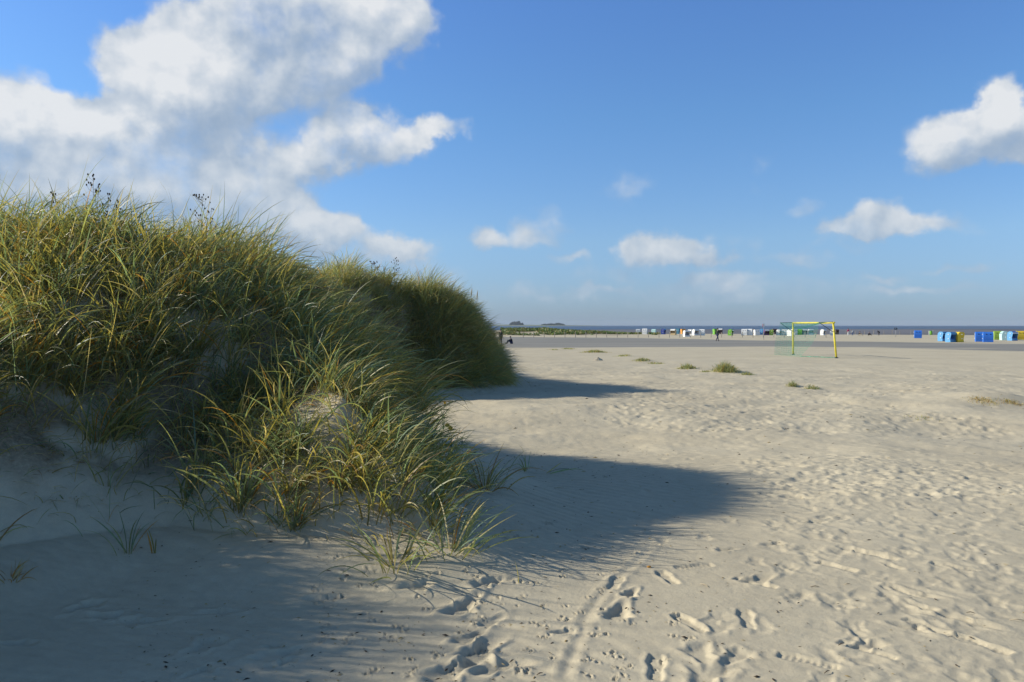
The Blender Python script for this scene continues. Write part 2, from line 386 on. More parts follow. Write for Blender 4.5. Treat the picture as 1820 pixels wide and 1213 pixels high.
# ------------------------------------------------------------------ the sand sheet
def build_ground():
    fr = radians(36.5)
    ang = np.concatenate([np.arange(-pi, -fr-.02, .045), np.arange(-fr-.01, fr+.01, .0018), np.arange(fr+.03, pi, .045)])
    def geo(a, b, s): return np.exp(np.arange(math.log(a), math.log(b), s))
    ds = np.concatenate([[.0001], geo(.3, 3, .06), geo(3, 13, .003), geo(13, 45, .0048), geo(45, 400, .011), geo(400, 40000, .08), [40000]])
    A, D = np.meshgrid(ang, ds)
    X = D*np.sin(A); Y = D*np.cos(A)
    Z = terrain(X, Y)
    s = toe_dist(X, Y)
    # wind ripples, running aslant
    Z += smooth01(s/.4+.3)*smooth01((16-D)/4)*(.030*fbm(X*5, Y*5, 191, 4)+.012*np.abs(fbm(X*14, Y*14, 192, 2)))
    kb = smooth01(-s/1.2+.6)*smooth01((26-D)/12)
    ph = (X*.62 + Y*.78)*2*pi/.15 + fbm(X*.9, Y*.9, 61, 3)*9
    amp = .0027*smooth01(vnoise(X*.45, Y*.45, 71)*2.4+.55)
    Z += kb*amp*(np.sin(ph)+.35*np.sin(2*ph+.6))
    ph2 = (X*.12 + Y*.99)*2*pi/.095 + fbm(X*1.3, Y*.9, 63, 3)*6
    Z += smooth01(-s/.8+1.2)*smooth01((1.4-X)/1.2)*smooth01((9-D)/4)*.0009*np.sin(ph2)
    # lumps and scuffs of the trampled part
    Z += smooth01(-s)*np.interp(D, [0, 5, 9, 14, 40, 60], [.002, .003, .005, .011, .010, 0])*np.abs(fbm(X*4.2, Y*4.2, 81, 3))*1.6
    def window(cx, cy, r):
        a0 = math.atan2(cx, cy); d0 = math.hypot(cx, cy); da = r/max(d0, .5)
        i0, i1 = np.searchsorted(ds, [d0-r, d0+r]); j0, j1 = np.searchsorted(ang, [a0-da, a0+da])
        return slice(i0, i1), slice(j0, j1)
    rr = random.Random(5)
    def pit(cx, cy, a, Lh, Wh, dep, rim=.35, power=1.0):
        r = max(Lh, Wh)*2.1
        w = window(cx, cy, r)
        dx = X[w]-cx; dy = Y[w]-cy
        if dx.size == 0: return
        u = dx*cos(a)+dy*sin(a); v = -dx*sin(a)+dy*cos(a)
        q = np.sqrt((u/Lh)**2+(v/Wh)**2)
        q = q*(1+.22*np.sin(3*np.arctan2(v, u)+cx*7)+.1*np.sin(7*np.arctan2(v, u)+cy*5))
        Z[w] += -dep*smooth01((1.1-q)*1.5*power) + dep*rim*np.exp(-((q-1.25)/.28)**2)*(1+.5*np.sin(5*np.arctan2(v, u)+cy*3))
    def shoe(cx, cy, a, dep=.012, L=.145):
        w = window(cx, cy, .3)
        dx = X[w]-cx; dy = Y[w]-cy
        if dx.size == 0: return
        u = dx*cos(a)+dy*sin(a); v = -dx*sin(a)+dy*cos(a)
        half = np.interp(u, [-L, -L*.6, -.02, L*.45, L], [.026, .036, .027, .048, .030])
        e = np.maximum(np.abs(v)-half, np.abs(u)-L)
        Z[w] += -dep*smooth01(-e/.014+.5) + dep*.28*np.exp(-((e-.018)/.016)**2)*(e > -.02)
        Z[w] += smooth01(-e/.01)*.0022*np.sin(u*2*pi/.034)
    def track(x0, y0, x1, y1, fn=shoe, step=.68, side=.10, **k):
        n = int(math.hypot(x1-x0, y1-y0)/step)
        a = math.atan2(y1-y0, x1-x0)
        for i in range(n):
            t = i/max(n, 1); sd = side*(1 if i % 2 else -1)+rr.uniform(-.04, .04)
            fn(x0+(x1-x0)*t-sin(a)*sd, y0+(y1-y0)*t+cos(a)*sd, a+rr.uniform(-.2, .2), **k)
    def gp(px, py): return at(px, py)[:2]
    # crisp shoe prints of the foreground
    for px, py, a in [(1168,1192,1.35),(1228,1112,1.9),(1188,1030,1.7),(1330,1105,1.5),(1345,1040,2.3),(1440,1180,2.5),(1545,1160,2.3),
                      (1560,990,2.4),(1610,1055,2.2),(1750,1150,2.2),(1235,1010,.2),(1095,1040,1.2),(1700,1010,2.4),(1490,1010,2.3),(1655,1120,2.1)]:
        x, y = gp(px, py); shoe(x, y, a+rr.uniform(-.1, .1), dep=rr.uniform(.009, .015))
    # deeper scooped steps
    for px, py, a, Lh, Wh, dep in [(820,1085,1.1,.16,.10,.055),(860,1040,.9,.13,.075,.04),(885,1035,.6,.10,.06,.03),(850,1165,1.2,.20,.10,.06),(800,1200,.8,.20,.10,.05),
              (830,1140,.7,.13,.07,.03),(870,1110,.9,.12,.07,.025),(1120,1060,1.2,.10,.06,.04),(1100,1095,1.2,.15,.09,.05),(1008,1128,.4,.08,.055,.028),(880,1190,.4,.16,.09,.045),
              (740,1045,.2,.12,.07,.05),(1245,1165,1.5,.13,.09,.03),(1315,1170,.8,.12,.08,.03),(1260,1205,.8,.15,.1,.03),(1350,1035,.9,.14,.09,.035),(1280,1120,1.2,.10,.09,.02),
              (190,1100,.1,.14,.07,.045),(240,1110,.1,.13,.07,.04),(150,1080,.9,.12,.07,.045),(30,1148,.2,.12,.05,.03),(385,1092,.1,.16,.05,.03),(565,1068,.1,.14,.05,.03),
              (365,1150,1.1,.12,.10,.04),(355,1198,.9,.09,.05,.03),(490,1170,.4,.16,.08,.035),(480,1155,.1,.05,.03,.03),(505,1183,.1,.05,.04,.03),
              (1630,1120,2.4,.11,.07,.04),(1550,1150,.4,.12,.07,.03),(1540,985,2.3,.17,.07,.04),(1590,1010,1.9,.10,.05,.03),(1380,970,.2,.11,.06,.03),(1450,930,.2,.12,.05,.035),
              (1640,1060,2.3,.15,.07,.03),(1650,1085,2.0,.10,.06,.03),(1735,1110,2.3,.2,.06,.03),(1740,1000,1,.13,.08,.02),(1290,980,.4,.1,.06,.03)]:
        x, y = gp(px, py); pit(x, y, a, Lh*.95, Wh*.75, dep*.5, .32)
    # furrow of a dragged stick / wheel
    P = [gp(*q) for q in [(1003,1210),(1022,1160),(1040,1105),(1070,1060),(1100,1030),(1135,1000),(1157,975),(1158,930),(1165,880)]]
    for i in range(len(P)-1):
        (xa, ya), (xb, yb) = P[i], P[i+1]
        for t in np.linspace(0, 1, 26, endpoint=False):
            x = xa+(xb-xa)*t+rr.gauss(0, .004); y = ya+(yb-ya)*t
            w = window(x, y, .12); dx = X[w]-x; dy = Y[w]-y; q = np.hypot(dx, dy)
            Z[w] += (-.0020 if i < 3 else -.0012)*np.exp(-(q/.030)**2) + .0006*np.exp(-((q-.06)/.02)**2)
    # bird and paw tracks: tiny three-toed pecks
    for _ in range(150):
        px = rr.uniform(560, 1230); py = rr.uniform(930, 1210); x, y = gp(px, py)
        for k in range(rr.choice([1, 3, 3])): pit(x+rr.uniform(-.03, .03), y+rr.uniform(-.03, .03), rr.uniform(0, 3), .016, .010, .009, .5)
    # people walking along the dune foot: many old prints, softened
    for (a, b, c, d) in [(1250,1180,1700,760),(1400,1210,1500,800),(1650,1210,1350,830),(1820,1100,1400,800),(1750,1210,1650,800),(1300,1000,1200,800),(1500,1213,1800,950),(1150,960,1200,800),(1600,900,1250,760)]:
        x0, y0 = gp(a, b); x1, y1 = gp(c, d); track(x0, y0, x1, y1, pit, .62, .14, Lh=.12, Wh=.055, dep=.0065)
    for _ in range(700):
        y = 3.6+7*rr.random()**.8; x = rr.uniform(.25, .68)*y+ .5
        if x < 1.5 and rr.random() < .7: continue
        pit(x, y, rr.uniform(0, pi), rr.uniform(.07, .15), rr.uniform(.045, .08), rr.uniform(.0015, .0065)*min(1, .35+y/9), rr.uniform(.2, .5))
    for _ in range(6500):
        y = 8+34*rr.random()**1.25; x = rr.uniform(-.06, .70)*y
        if toe_dist(np.array([x]), np.array([y]))[0] > -.6: continue
        if vnoise(np.array([x*.28]), np.array([y*.28]), 91)[0] < -.16: continue
        k = min(1.25, y/14)
        pit(x, y, rr.uniform(0, pi), rr.uniform(.10, .19)*(.8+.3*k), rr.uniform(.07, .11)*(.8+.3*k), rr.uniform(.003, .012)*k, rr.uniform(.3, .6))
    # masks: damp band, litter
    dmp = smooth01((D-74-fbm(X*.02, Y*.05, 101, 3)*16)/16)*smooth01((158-D)/10)*smooth01((X+14)/8)*.9
    dmp = np.maximum(dmp, .55*smooth01((D-52)/14)*smooth01((160-D)/8)*smooth01((24-X)/20))
    nearR = smooth01((X-38)/40)
    wob = fbm(X*.035, Y*.05, 171, 4)*26
    band = smooth01((D+wob-np.interp(X, [-10, 10, 30, 60, 90], [56, 70, 84, 76, 72]))/14)*smooth01((np.interp(X, [-10, 20, 45, 70, 100], [158, 150, 120, 112, 108])-D+wob*.5)/9)
    dmp = band
    tk = smooth01(s/.7-.1)
    lit = tk*smooth01(fbm(X*1.9, Y*1.9, 111, 5)*1.9+.55)*.92*smooth01((Y-3)/2)
    low = np.where(X < -1.2, smooth01((s+.25)/.5), smooth01((s-.1)/.5))
    lit = lit*low
    fl = smooth01((Y-164)/10)*smooth01((36-X)/25)*smooth01(fbm(X*.15, Y*.2, 52, 3)*2+.6)*.8
    lit = np.maximum(lit, fl)
    mud = smooth01((D-238)/20)
    n1, n2 = A.shape
    col = np.stack([np.maximum(dmp, mud), lit, lit*0], -1).reshape(-1, 3)
    co = np.stack([X, Y, Z], -1).reshape(-1, 3)
    i = np.arange(n1-1)[:, None]*n2; j = np.arange(n2)[None, :]; j2 = (j+1) % n2
    q = np.stack([i+j, i+n2+j, i+n2+j2, i+j2], -1).reshape(-1, 4)[:, ::-1]
    # orientation: +Z up
    o = npmesh('sand', co, q, M_SAND, True, col)
    tag(o, 'pale rippled beach sand with footprints, rising into the dune', kind='structure')
    return o
ground_obj = build_ground()

# ------------------------------------------------------------------ sea, mudflat, island
def water_mat():
    m = bpy.data.materials.new('sea_water'); m.use_nodes = True; nt = m.node_tree; N, L = nt.nodes, nt.links
    b = N['Principled BSDF']; b.inputs['Base Color'].default_value = (.055,.085,.12,1); b.inputs['Roughness'].default_value = .45; b.inputs['Specular IOR Level'].default_value = .22
    tc = N.new('ShaderNodeTexCoord'); mp = N.new('ShaderNodeMapping'); mp.inputs['Scale'].default_value = (.3,.6,1); L.new(tc.outputs['Object'], mp.inputs[0])
    n = N.new('ShaderNodeTexNoise'); n.inputs['Scale'].default_value = 1; n.inputs['Detail'].default_value = 6; L.new(mp.outputs[0], n.inputs['Vector'])
    bp = N.new('ShaderNodeBump'); bp.inputs['Strength'].default_value = .7; bp.inputs['Distance'].default_value = .5; L.new(n.outputs['Fac'], bp.inputs['Height']); L.new(bp.outputs[0], b.inputs['Normal'])
    mp2 = N.new('ShaderNodeMapping'); mp2.inputs['Scale'].default_value = (.0012,.008,1); L.new(tc.outputs['Object'], mp2.inputs[0])
    n2 = N.new('ShaderNodeTexNoise'); n2.inputs['Scale'].default_value = 1; n2.inputs['Detail'].default_value = 5; L.new(mp2.outputs[0], n2.inputs['Vector'])
    r = N.new('ShaderNodeValToRGB'); r.color_ramp.elements[0].position = .35; r.color_ramp.elements[1].position = .65
    r.color_ramp.elements[0].color = (.055,.085,.13,1); r.color_ramp.elements[1].color = (.105,.15,.21,1)
    L.new(n2.outputs['Fac'], r.inputs[0]); L.new(r.outputs[0], b.inputs['Base Color'])
    return m
def sheet(name, poly, z, m, label):
    o = meshobj(name, [(x, y, z) for x, y in poly], [tuple(range(len(poly)))], m)
    return tag(o, label, kind='structure')
sheet('sea', [(-40000,212),(40000,212),(40000,45000),(-40000,45000)], -1.05, water_mat(), 'dark blue sea out to the horizon')
M_MUD = mat('wet_mud', (.15,.142,.14), .7, scale=.006, var=.3)
def mudflat():
    top = []; bot = []
    for i in range(60):
        x = -40 + i*40 - 1
        n = float(fbm(np.array([x*.006]), np.array([.3]), 121, 3)[0])
        bot.append((x, 262+max(0, 30-x*.3)+n*20)); 
    for i in range(60):
        x = 2400 - i*42
        n = float(fbm(np.array([x*.004]), np.array([3.3]), 122, 3)[0])
        top.append((x, 660+n*260-max(0, 80-x)*1.6 + max(0, x-200)*.15))
    pl = bot+top
    n = len(bot); vs = [(x, y, -1.0) for x, y in bot]+[(x, y, -1.0) for x, y in reversed(top)]
    fs = [(i, i+1, n+i+1, n+i) for i in range(n-1)]
    return tag(meshobj('mudflat', vs, fs, M_MUD), 'grey brown mudflat left bare by the tide in front of the sea', kind='structure')
mudflat()

def island():
    n = 90; vs = []; fs = []
    for i in range(n+1):
        t = i/n; px = 830+t*235; Y = 5200
        x = (px-CX)/F*Y
        env = min(1, t*6)*(1-t)**.55
        top = 1.0+env*(8+3.5*float(fbm(np.array([px*.05]), np.array([1.]), 131, 4)[0]))
        for (dy, z) in [(-260, -1.2), (-120, top*.45), (60, top), (420, top*.7), (800, -1.2)]: vs.append((x, Y+dy, z))
    for i in range(n):
        for k in range(4): fs.append((i*5+k, (i+1)*5+k, (i+1)*5+k+1, i*5+k+1))
    o = meshobj('island', vs, fs, mat('island_grass', (.15,.17,.085), .9, scale=.004, var=.3), smooth=True)
    tag(o, 'low grassy island on the horizon', kind='structure')
island()
def leafy(name, cx, cy, z0, w, d, h, n, size, m, seed, colf):
    """a mass of small leaf faces in an uneven mound"""
    r = np.random.default_rng(seed)
    u = r.random(n); v = r.random(n)*2-1
    x = (u-.5)*w; y = v*d*.5
    prof = np.clip((.55+1.0*fbm(u*7+seed, u*0+.5, seed, 3)), .15, 1.2)*np.sqrt(np.clip(1-(2*u-1)**4, 0, 1))*(1-.4*v*v)
    z = h*prof*r.random(n)**.45
    c = np.stack([cx+x, cy+y, z0+z], -1)
    a = r.normal(size=(n, 3)); a /= np.linalg.norm(a, axis=1)[:, None]
    b = np.cross(a, r.normal(size=(n, 3))); b /= np.linalg.norm(b, axis=1)[:, None]
    s = size*(.5+r.random(n))[:, None]
    co = np.stack([c-a*s, c+b*s*.6, c+a*s, c-b*s*.6], 1).reshape(-1, 3)
    q = np.arange(4*n).reshape(-1, 4)
    col = np.repeat(colf(r, n), 4, 0)
    return npmesh(name, co, q, m, False, col)
M_LEAF = blade_material('leaves', .25, .2)
def woodcol(r, n): return np.array([.035,.05,.03])*(.6+.8*r.random((n, 1)))
for (pa, pb, h, sd) in [(905,931,26,1),(964,1006,17,2)]:
    Y = 5150; x = ((pa+pb)/2-CX)/F*Y; w = (pb-pa)/F*Y
    tag(leafy('island_wood', x, Y+150, 4, w, 160, h, 2600, 3.4, M_LEAF, sd, woodcol),
        ['dark wood on the left end of the far island', 'low dark wood in the middle of the far island'][sd-1], 'wood', kind='stuff')
def scrubcol(r, n):
    c = np.where(r.random((n, 1)) < .3, np.array([[.30,.27,.13]]), np.array([[.13,.19,.075]]))
    return c*(.6+.8*r.random((n, 1)))
def scrub():
    r = np.random.default_rng(31); n = 26000
    px = r.uniform(890, 1175, n); Y = r.uniform(168, 228, n); X = (px-CX)/F*Y
    k = fbm(X*.10, Y*.14, 53, 3)
    keep = k > np.interp(px, [890, 1000, 1120, 1175], [-.35, -.10, .10, .35])
    X, Y = X[keep], Y[keep]; n = len(X); zt = terrain(X, Y)
    z = zt + r.random(n)**.7*(.30+.45*np.clip(k[keep]+.3, 0, 1))*np.interp(px[keep], [1080, 1130], [1, .45])
    c = np.stack([X, Y, z], -1)
    a = r.normal(size=(n, 3)); a[:, 2] = np.abs(a[:, 2])+.6; a /= np.linalg.norm(a, axis=1)[:, None]
    b = np.cross(a, r.normal(size=(n, 3))); b /= np.linalg.norm(b, axis=1)[:, None]
    s = .26*(.5+r.random(n))[:, None]
    co = np.stack([c-a*s, c+b*s*.5, c+a*s, c-b*s*.5], 1).reshape(-1, 3)
    o = npmesh('dune_scrub', co, np.arange(4*n).reshape(-1, 4), M_LEAF, False, np.repeat(scrubcol(r, n), 4, 0))
    tag(o, 'low green scrub on the far sand bank behind the fence posts', 'scrub', kind='stuff')
scrub()

# ------------------------------------------------------------------ grass blades
PAL = np.array([(.215,.30,.20),(.285,.31,.14),(.37,.325,.105),(.48,.395,.17),(.64,.53,.31),(.54,.27,.05),(.31,.19,.09)])
def blades(px, py, pz, az, tilt, bend, Ln, W, ci, r, seg=6, twist=None, dark=None):
    """arching ribbons; every argument an array per blade"""
    n = len(px); t = np.linspace(0, 1, seg+1)
    th = tilt[:, None]+bend[:, None]*t[None, :]**1.5
    dl = Ln[:, None]/seg
    hz = np.concatenate([np.zeros((n, 1)), np.cumsum(np.sin((th[:, 1:]+th[:, :-1])/2)*dl, 1)], 1)
    vz = np.concatenate([np.zeros((n, 1)), np.cumsum(np.cos((th[:, 1:]+th[:, :-1])/2)*dl, 1)], 1)
    azz = az[:, None]+(r.normal(0, .25, n))[:, None]*t[None, :]
    X = px[:, None]+hz*np.cos(azz); Y = py[:, None]+hz*np.sin(azz); Z = pz[:, None]+vz
    tw = r.uniform(-1.3, 1.3, n)[:, None]+r.uniform(-1.2, 1.2, n)[:, None]*t[None, :]
    sx = -np.sin(azz)*np.cos(tw); sy = np.cos(azz)*np.cos(tw); sz = np.sin(tw)
    # turn the side vector perpendicular to the blade
    nx = np.cos(azz)*np.cos(th); ny = np.sin(azz)*np.cos(th); nz = -np.sin(th)
    sx = -np.sin(azz)*np.cos(tw)+nx*np.sin(tw); sy = np.cos(azz)*np.cos(tw)+ny*np.sin(tw); sz = nz*np.sin(tw)
    wp = W[:, None]*.5*np.interp(t, [0, .12, .5, .8, 1], [.55, .95, 1, .62, .05])[None, :]
    co = np.stack([np.stack([X-sx*wp, Y-sy*wp, Z-sz*wp], -1), np.stack([X+sx*wp, Y+sy*wp, Z+sz*wp], -1)], 2)   # n, seg+1, 2, 3
    base = PAL[ci]*(.65+.6*r.random((n, 1)))
    root = np.array([.26,.20,.10]); tip = np.array([.34,.27,.12])
    kr = np.clip(1-t*4, 0, 1)[None, :, None]*.65; kt = (np.clip((t-.72)*3.4, 0, 1)[None, :]*r.random(n)[:, None]**1.5)[:, :, None]
    c = base[:, None, :]*(1-kr)+root*kr; c = c*(1-kt)+tip*kt
    c = np.repeat(c[:, :, None, :], 2, 2)
    k = (seg+1)*2; b = (np.arange(n)*k)[:, None]; i = np.arange(seg)[None, :]*2
    q = np.stack([b+i, b+i+1, b+i+3, b+i+2], -1).reshape(-1, 4)
    return co.reshape(-1, 3), q, c.reshape(-1, 3)
def join_blades(name, parts, m=M_BLADE):
    off = 0; cs = []; qs = []; cl = []
    for co, q, c in parts: cs.append(co); qs.append(q+off); cl.append(c); off += len(co)
    return npmesh(name, np.concatenate(cs), np.concatenate(qs), m, True, np.concatenate(cl))
def tuft_field(r, ntuft, region, per, L, W, accept, seg, palw, spread=.09, wind=.35, tiltm=.35, bendm=1.1, frame=True):
    x0, x1, y0, y1 = region
    tx = r.uniform(x0, x1, ntuft); ty = r.uniform(y0, y1, ntuft)
    k = ((tx/ty > -.74) | (not frame)) & (tx/ty < .05); tx, ty = tx[k], ty[k]
    s = toe_dist(tx, ty); z = terrain(tx, ty)
    g1 = (terrain(tx+.15, ty)-z)/.15; g2 = (terrain(tx, ty+.15)-z)/.15
    p = np.clip(accept(tx, ty, z, s), 0, 1)*np.minimum(np.sqrt(1+g1*g1+g2*g2), 3)/2; k = r.random(len(tx)) < p; tx, ty, s = tx[k], ty[k], s[k]
    m = r.integers(per[0], per[1], len(tx)); idx = np.repeat(np.arange(len(tx)), m); n = len(idx)
    tl = r.uniform(.6, 1.2, len(tx))*(1+.5*fbm(tx*.9, ty*.9, 181, 2)); th = r.integers(0, 3, len(tx))
    ra = r.uniform(0, 2*pi, n); rd = np.abs(r.normal(0, spread, n))
    px = tx[idx]+np.cos(ra)*rd; py = ty[idx]+np.sin(ra)*rd; pz = terrain(px, py)-.02
    # outward fan plus wind from the left
    tilt = np.abs(r.normal(tiltm, .22, n))
    az = ra+r.normal(0, .5, n)
    # blades on the slope lean out over it
    e = .25; gx = (terrain(px+e, py)-terrain(px-e, py))/(2*e); gy = (terrain(px, py+e)-terrain(px, py-e))/(2*e)
    vx = np.cos(az)*np.sin(tilt)+wind*np.abs(r.normal(.8, .4, n))-np.clip(gx, -1.6, 1.6)*.25; vy = np.sin(az)*np.sin(tilt)-np.clip(gy, -1.6, 1.6)*.25-.05
    az = np.arctan2(vy, vx); hl = np.hypot(vx, vy); tilt = np.arctan2(hl, np.cos(tilt))
    bend = np.abs(r.normal(bendm, .45, n))
    Ln = L*tl[idx]*r.uniform(.45, 1.15, n); Wd = W*r.uniform(.55, 1.25, n)
    pw = np.array(palw, float); pw /= pw.sum()
    ci = r.choice(len(PAL), n, p=pw)
    swap = r.random(n) < .35; ci[swap] = th[idx][swap]
    return blades(px, py, pz, az, tilt, bend, Ln, Wd, ci, r, seg)
def acc_near(x, y, z, s):
    d = np.where(x > -2.2, smooth01((s-.1)/.35), smooth01((s-.3)/.9))
    n = fbm(x*.8, y*.8, 141, 3)
    p = d*smooth01(n*2.0+1.05)
    # bare sand: the lower left of the face, and a blow-out near the crest
    p = p*(1-.88*G(x, y, -3.3, 6.0, 1.2, .55))*(1-.7*G(x, y, -3.9, 8.6, .5, .25))*(1-.6*G(x, y, -4.6, 5.9, .9, .5)*(z < 1.6))
    p = np.maximum(p, .95*G(x, y, -2.1, 7.5, 1.3, .8)); p = np.maximum(p, 1.0*G(x, y, -1.2, 6.2, .9, .5)); p = np.maximum(p, .85*G(x, y, -1.9, 6.6, .7, .5)); p = np.maximum(p, .95*G(x, y, -1.65, 6.05, .75, .4)); p = np.maximum(p, .85*smooth01((z-1.25)/.5)*(1-.55*G(x, y, -3.9, 8.6, .5, .25)))
    p = np.where((s < .8) & (y > 9.8), p*.8, p)
    hol = (y > 14.5) & (y < 23) & (z < 1.0)
    return np.where(hol | (s < .02), 0, p)
def acc_hay(x, y, z, s):
    return smooth01((s-.25)/.5)*smooth01(fbm(x*1.3, y*1.3, 161, 3)*3+.6)
parts = []
r = np.random.default_rng(11)
GREEN = (5,5,4,2.5,1.4,.9,.3); STRAW = (.5,1.0,2.5,4,4.5,1.8,2); HAY = (.0,.1,.5,1.5,2.5,1.6,6)
parts.append(tuft_field(r, 4400, (-11, .1, 5.2, 14.5), (14, 38), .68, .0125, acc_near, 8, GREEN, spread=.055, wind=.26, tiltm=.34, bendm=1.15))          # clumps of broad leaves
parts.append(tuft_field(r, 3600, (-11, .1, 5.2, 14.5), (5, 16), .58, .0080, acc_near, 7, (3,4,4,4,2.5,1.2,.5), spread=.14, wind=.22, tiltm=.5, bendm=1.2))
parts.append(tuft_field(r, 5200, (-11, .1, 5.2, 14.5), (5, 15), .52, .0045, acc_near, 5, STRAW, spread=.16, tiltm=.6, bendm=.9))   # thin straw
parts.append(tuft_field(r, 5600, (-11, .1, 5.2, 12.5), (18, 40), .22, .0040, acc_hay, 3, HAY, spread=.15, tiltm=1.15, bendm=.8, wind=.05))   # brown hay near the ground
parts.append(tuft_field(r, 520, (-6, -1.5, 5.4, 8.0), (1, 5), .34, .008, lambda x, y, z, s: smooth01((s+.1)/.2)*(1-smooth01((z-1.7)/.5)), 6, (5,4,2,1,.5,.8,1), spread=.04, tiltm=.7))   # stray shoots on the bare face
parts.append(tuft_field(r, 5600, (-12, -3.0, .5, 9.5), (6, 14), .62, .012, lambda x, y, z, s: smooth01((s-.5)/.6)*.8*(x/y < -.72)*np.where(y > 5.8, .4, 1), 5, GREEN, frame=False))   # the dune beyond the left edge
parts.append(tuft_field(r, 3600, (-8, 0, 1, 13), (2, 5), .80, .010, lambda x, y, z, s: smooth01((s-.9)/.5)*.9, 7, (4,5,4.5,3.5,2.2,.9,.4), tiltm=.2, bendm=.5, frame=False))
parts.append(tuft_field(r, 2200, (-9.5, -4.2, 1.5, 6.2), (2, 6), 1.15, .012, lambda x, y, z, s: smooth01((s-.8)/.5)*.9, 7, GREEN, tiltm=.2, bendm=.45, frame=False))
o = join_blades('dune_grass', parts)
tag(o, 'long blue green and straw coloured grass covering the near dune', 'grass', kind='stuff')
parts = []
def acc_far(x, y, z, s):
    hol = (y > 14) & (y < 22.8) & (z < 1.0)
    p = np.where(y > 22.8, smooth01((s+.12)/.2), smooth01((s-.1)/.5))*smooth01(fbm(x*.5, y*.5, 151, 3)*2+1.4)
    return np.where(hol, 0, p)
parts.append(tuft_field(r, 13000, (-16, .2, 13, 34), (9, 20), .8, .013, acc_far, 5, (3,5,5,3,1.4,.3,.3), wind=.25, tiltm=.3, bendm=.9))
parts.append(tuft_field(r, 9000, (-14, .2, 20, 34), (8, 16), .75, .010, lambda x, y, z, s: acc_far(x, y, z, s)*(s < 2.5), 4, (2,3,4,4,3,.5,1), wind=.2, tiltm=.7, bendm=1.9))
face = lambda x, y, z, s: (s > -.05)*(s < 2.6)*1.0
parts.append(tuft_field(r, 3400, (-2.9, .1, 23, 31.5), (14, 30), .85, .010, face, 5, (2,3,4,4,3,.5,2), spread=.14, wind=.25, tiltm=.8, bendm=1.7))
parts.append(tuft_field(r, 1300, (-2.9, .1, 23, 31.5), (14, 30), .95, .012, face, 5, (4,5,4,2,1,.3,.5), spread=.12, wind=.2, tiltm=.3, bendm=.8))
parts.append(tuft_field(r, 14000, (-20, .2, 34, 98), (6, 12), .8, .03, lambda x, y, z, s: acc_far(x, y, z, s)*(s < 7), 3, (3,5,5,3,1.4,.3,.3), spread=.25))
o = join_blades('dune_grass', parts)
tag(o, 'shaggy olive green grass on the farther dune behind the sandy hollow', 'grass', kind='stuff')

# ------------------------------------------------------------------ single tufts on the low sand ridge
def small_tuft(px, py, wpx, hgt, label, seed, palw=(4,6,3,1.5,.6,.1,.2), n=260):
    x, y, z = at(px, py); r = np.random.default_rng(seed)
    wd = wpx/F*y*.5
    ax = r.normal(0, wd*.45, n); ay = r.normal(0, min(wd, .6)*.45, n)
    gz = terrain(x+ax, y+ay)-.02
    az = r.uniform(0, 2*pi, n); tl = np.abs(r.normal(.35, .3, n)); bd = np.abs(r.normal(.8, .4, n))
    h = hgt*np.exp(-(ax/wd)**2)*r.uniform(.5, 1.2, n)+.04
    ci = r.choice(len(PAL), n, p=np.array(palw)/sum(palw))
    co, q, c = blades(ax, ay, gz-z, az, tl, bd, h, .0009*y*r.uniform(.5, 1.1, n)*.6, ci, r, 4)
    o = npmesh('grass_tuft', co, q, M_BLADE, True, c); o.location = (x, y, z)
    if n < 200: o.name = 'grass_shoots'; tag(o, label, 'grass shoots', kind='stuff')
    else: tag(o, label, 'grass tuft', 'grass tufts on the open sand')
for i, (px, py, w, h, lb, n) in enumerate([
  (1290,660,46,.42,'tallest green grass tuft on the low sand hummock left of the goal',700),
  (1328,667,24,.16,'thin grass sprigs trailing down the right side of the tallest tuft',150),
  (1222,655,36,.22,'low green grass tuft on its own rise just left of the tallest tuft',320),
  (1255,662,22,.12,'small broken grass sprigs between the two larger tufts',90),
  (1165,647,34,.10,'sparse end of the trailing grass line before the gap',150),
  (1140,641,30,.18,'yellowish grass tuft at the bend of the trailing grass line',260),
  (1108,633,36,.12,'thin low grass strip between the long mat and the bend',170),
  (1058,626,52,.18,'long low mat of green grass on the ridge near the dune',420),
  (1010,621,28,.13,'short dull grass tuft at the dune end of the ridge',150),
  (1410,687,20,.20,'little green grass tuft below the goal, standing apart',150),
  (1444,692,30,.13,'flat olive grass tuft trailing right of the little tuft below the goal',160),
  (985,622,22,.10,'dark flat sprig of grass closest to the big dune shadow',70)]):
    small_tuft(px, py, w, h, lb, 200+i, n=n)
small_tuft(1750,714,60,.05,'dry straw coloured grass on the hummock at the right edge', 240, (.2,.5,1.5,3,5,.6,2), 420)
small_tuft(1800,717,44,.06,'darker dry tuft at the extreme right edge of the beach', 241, (.2,.5,1.5,2,4,.6,4), 260)
small_tuft(1640,745,60,.06,'faint thin scatter of green shoots below the dry hummock', 242, (2,3,4,2,1,.2,.4), 70)

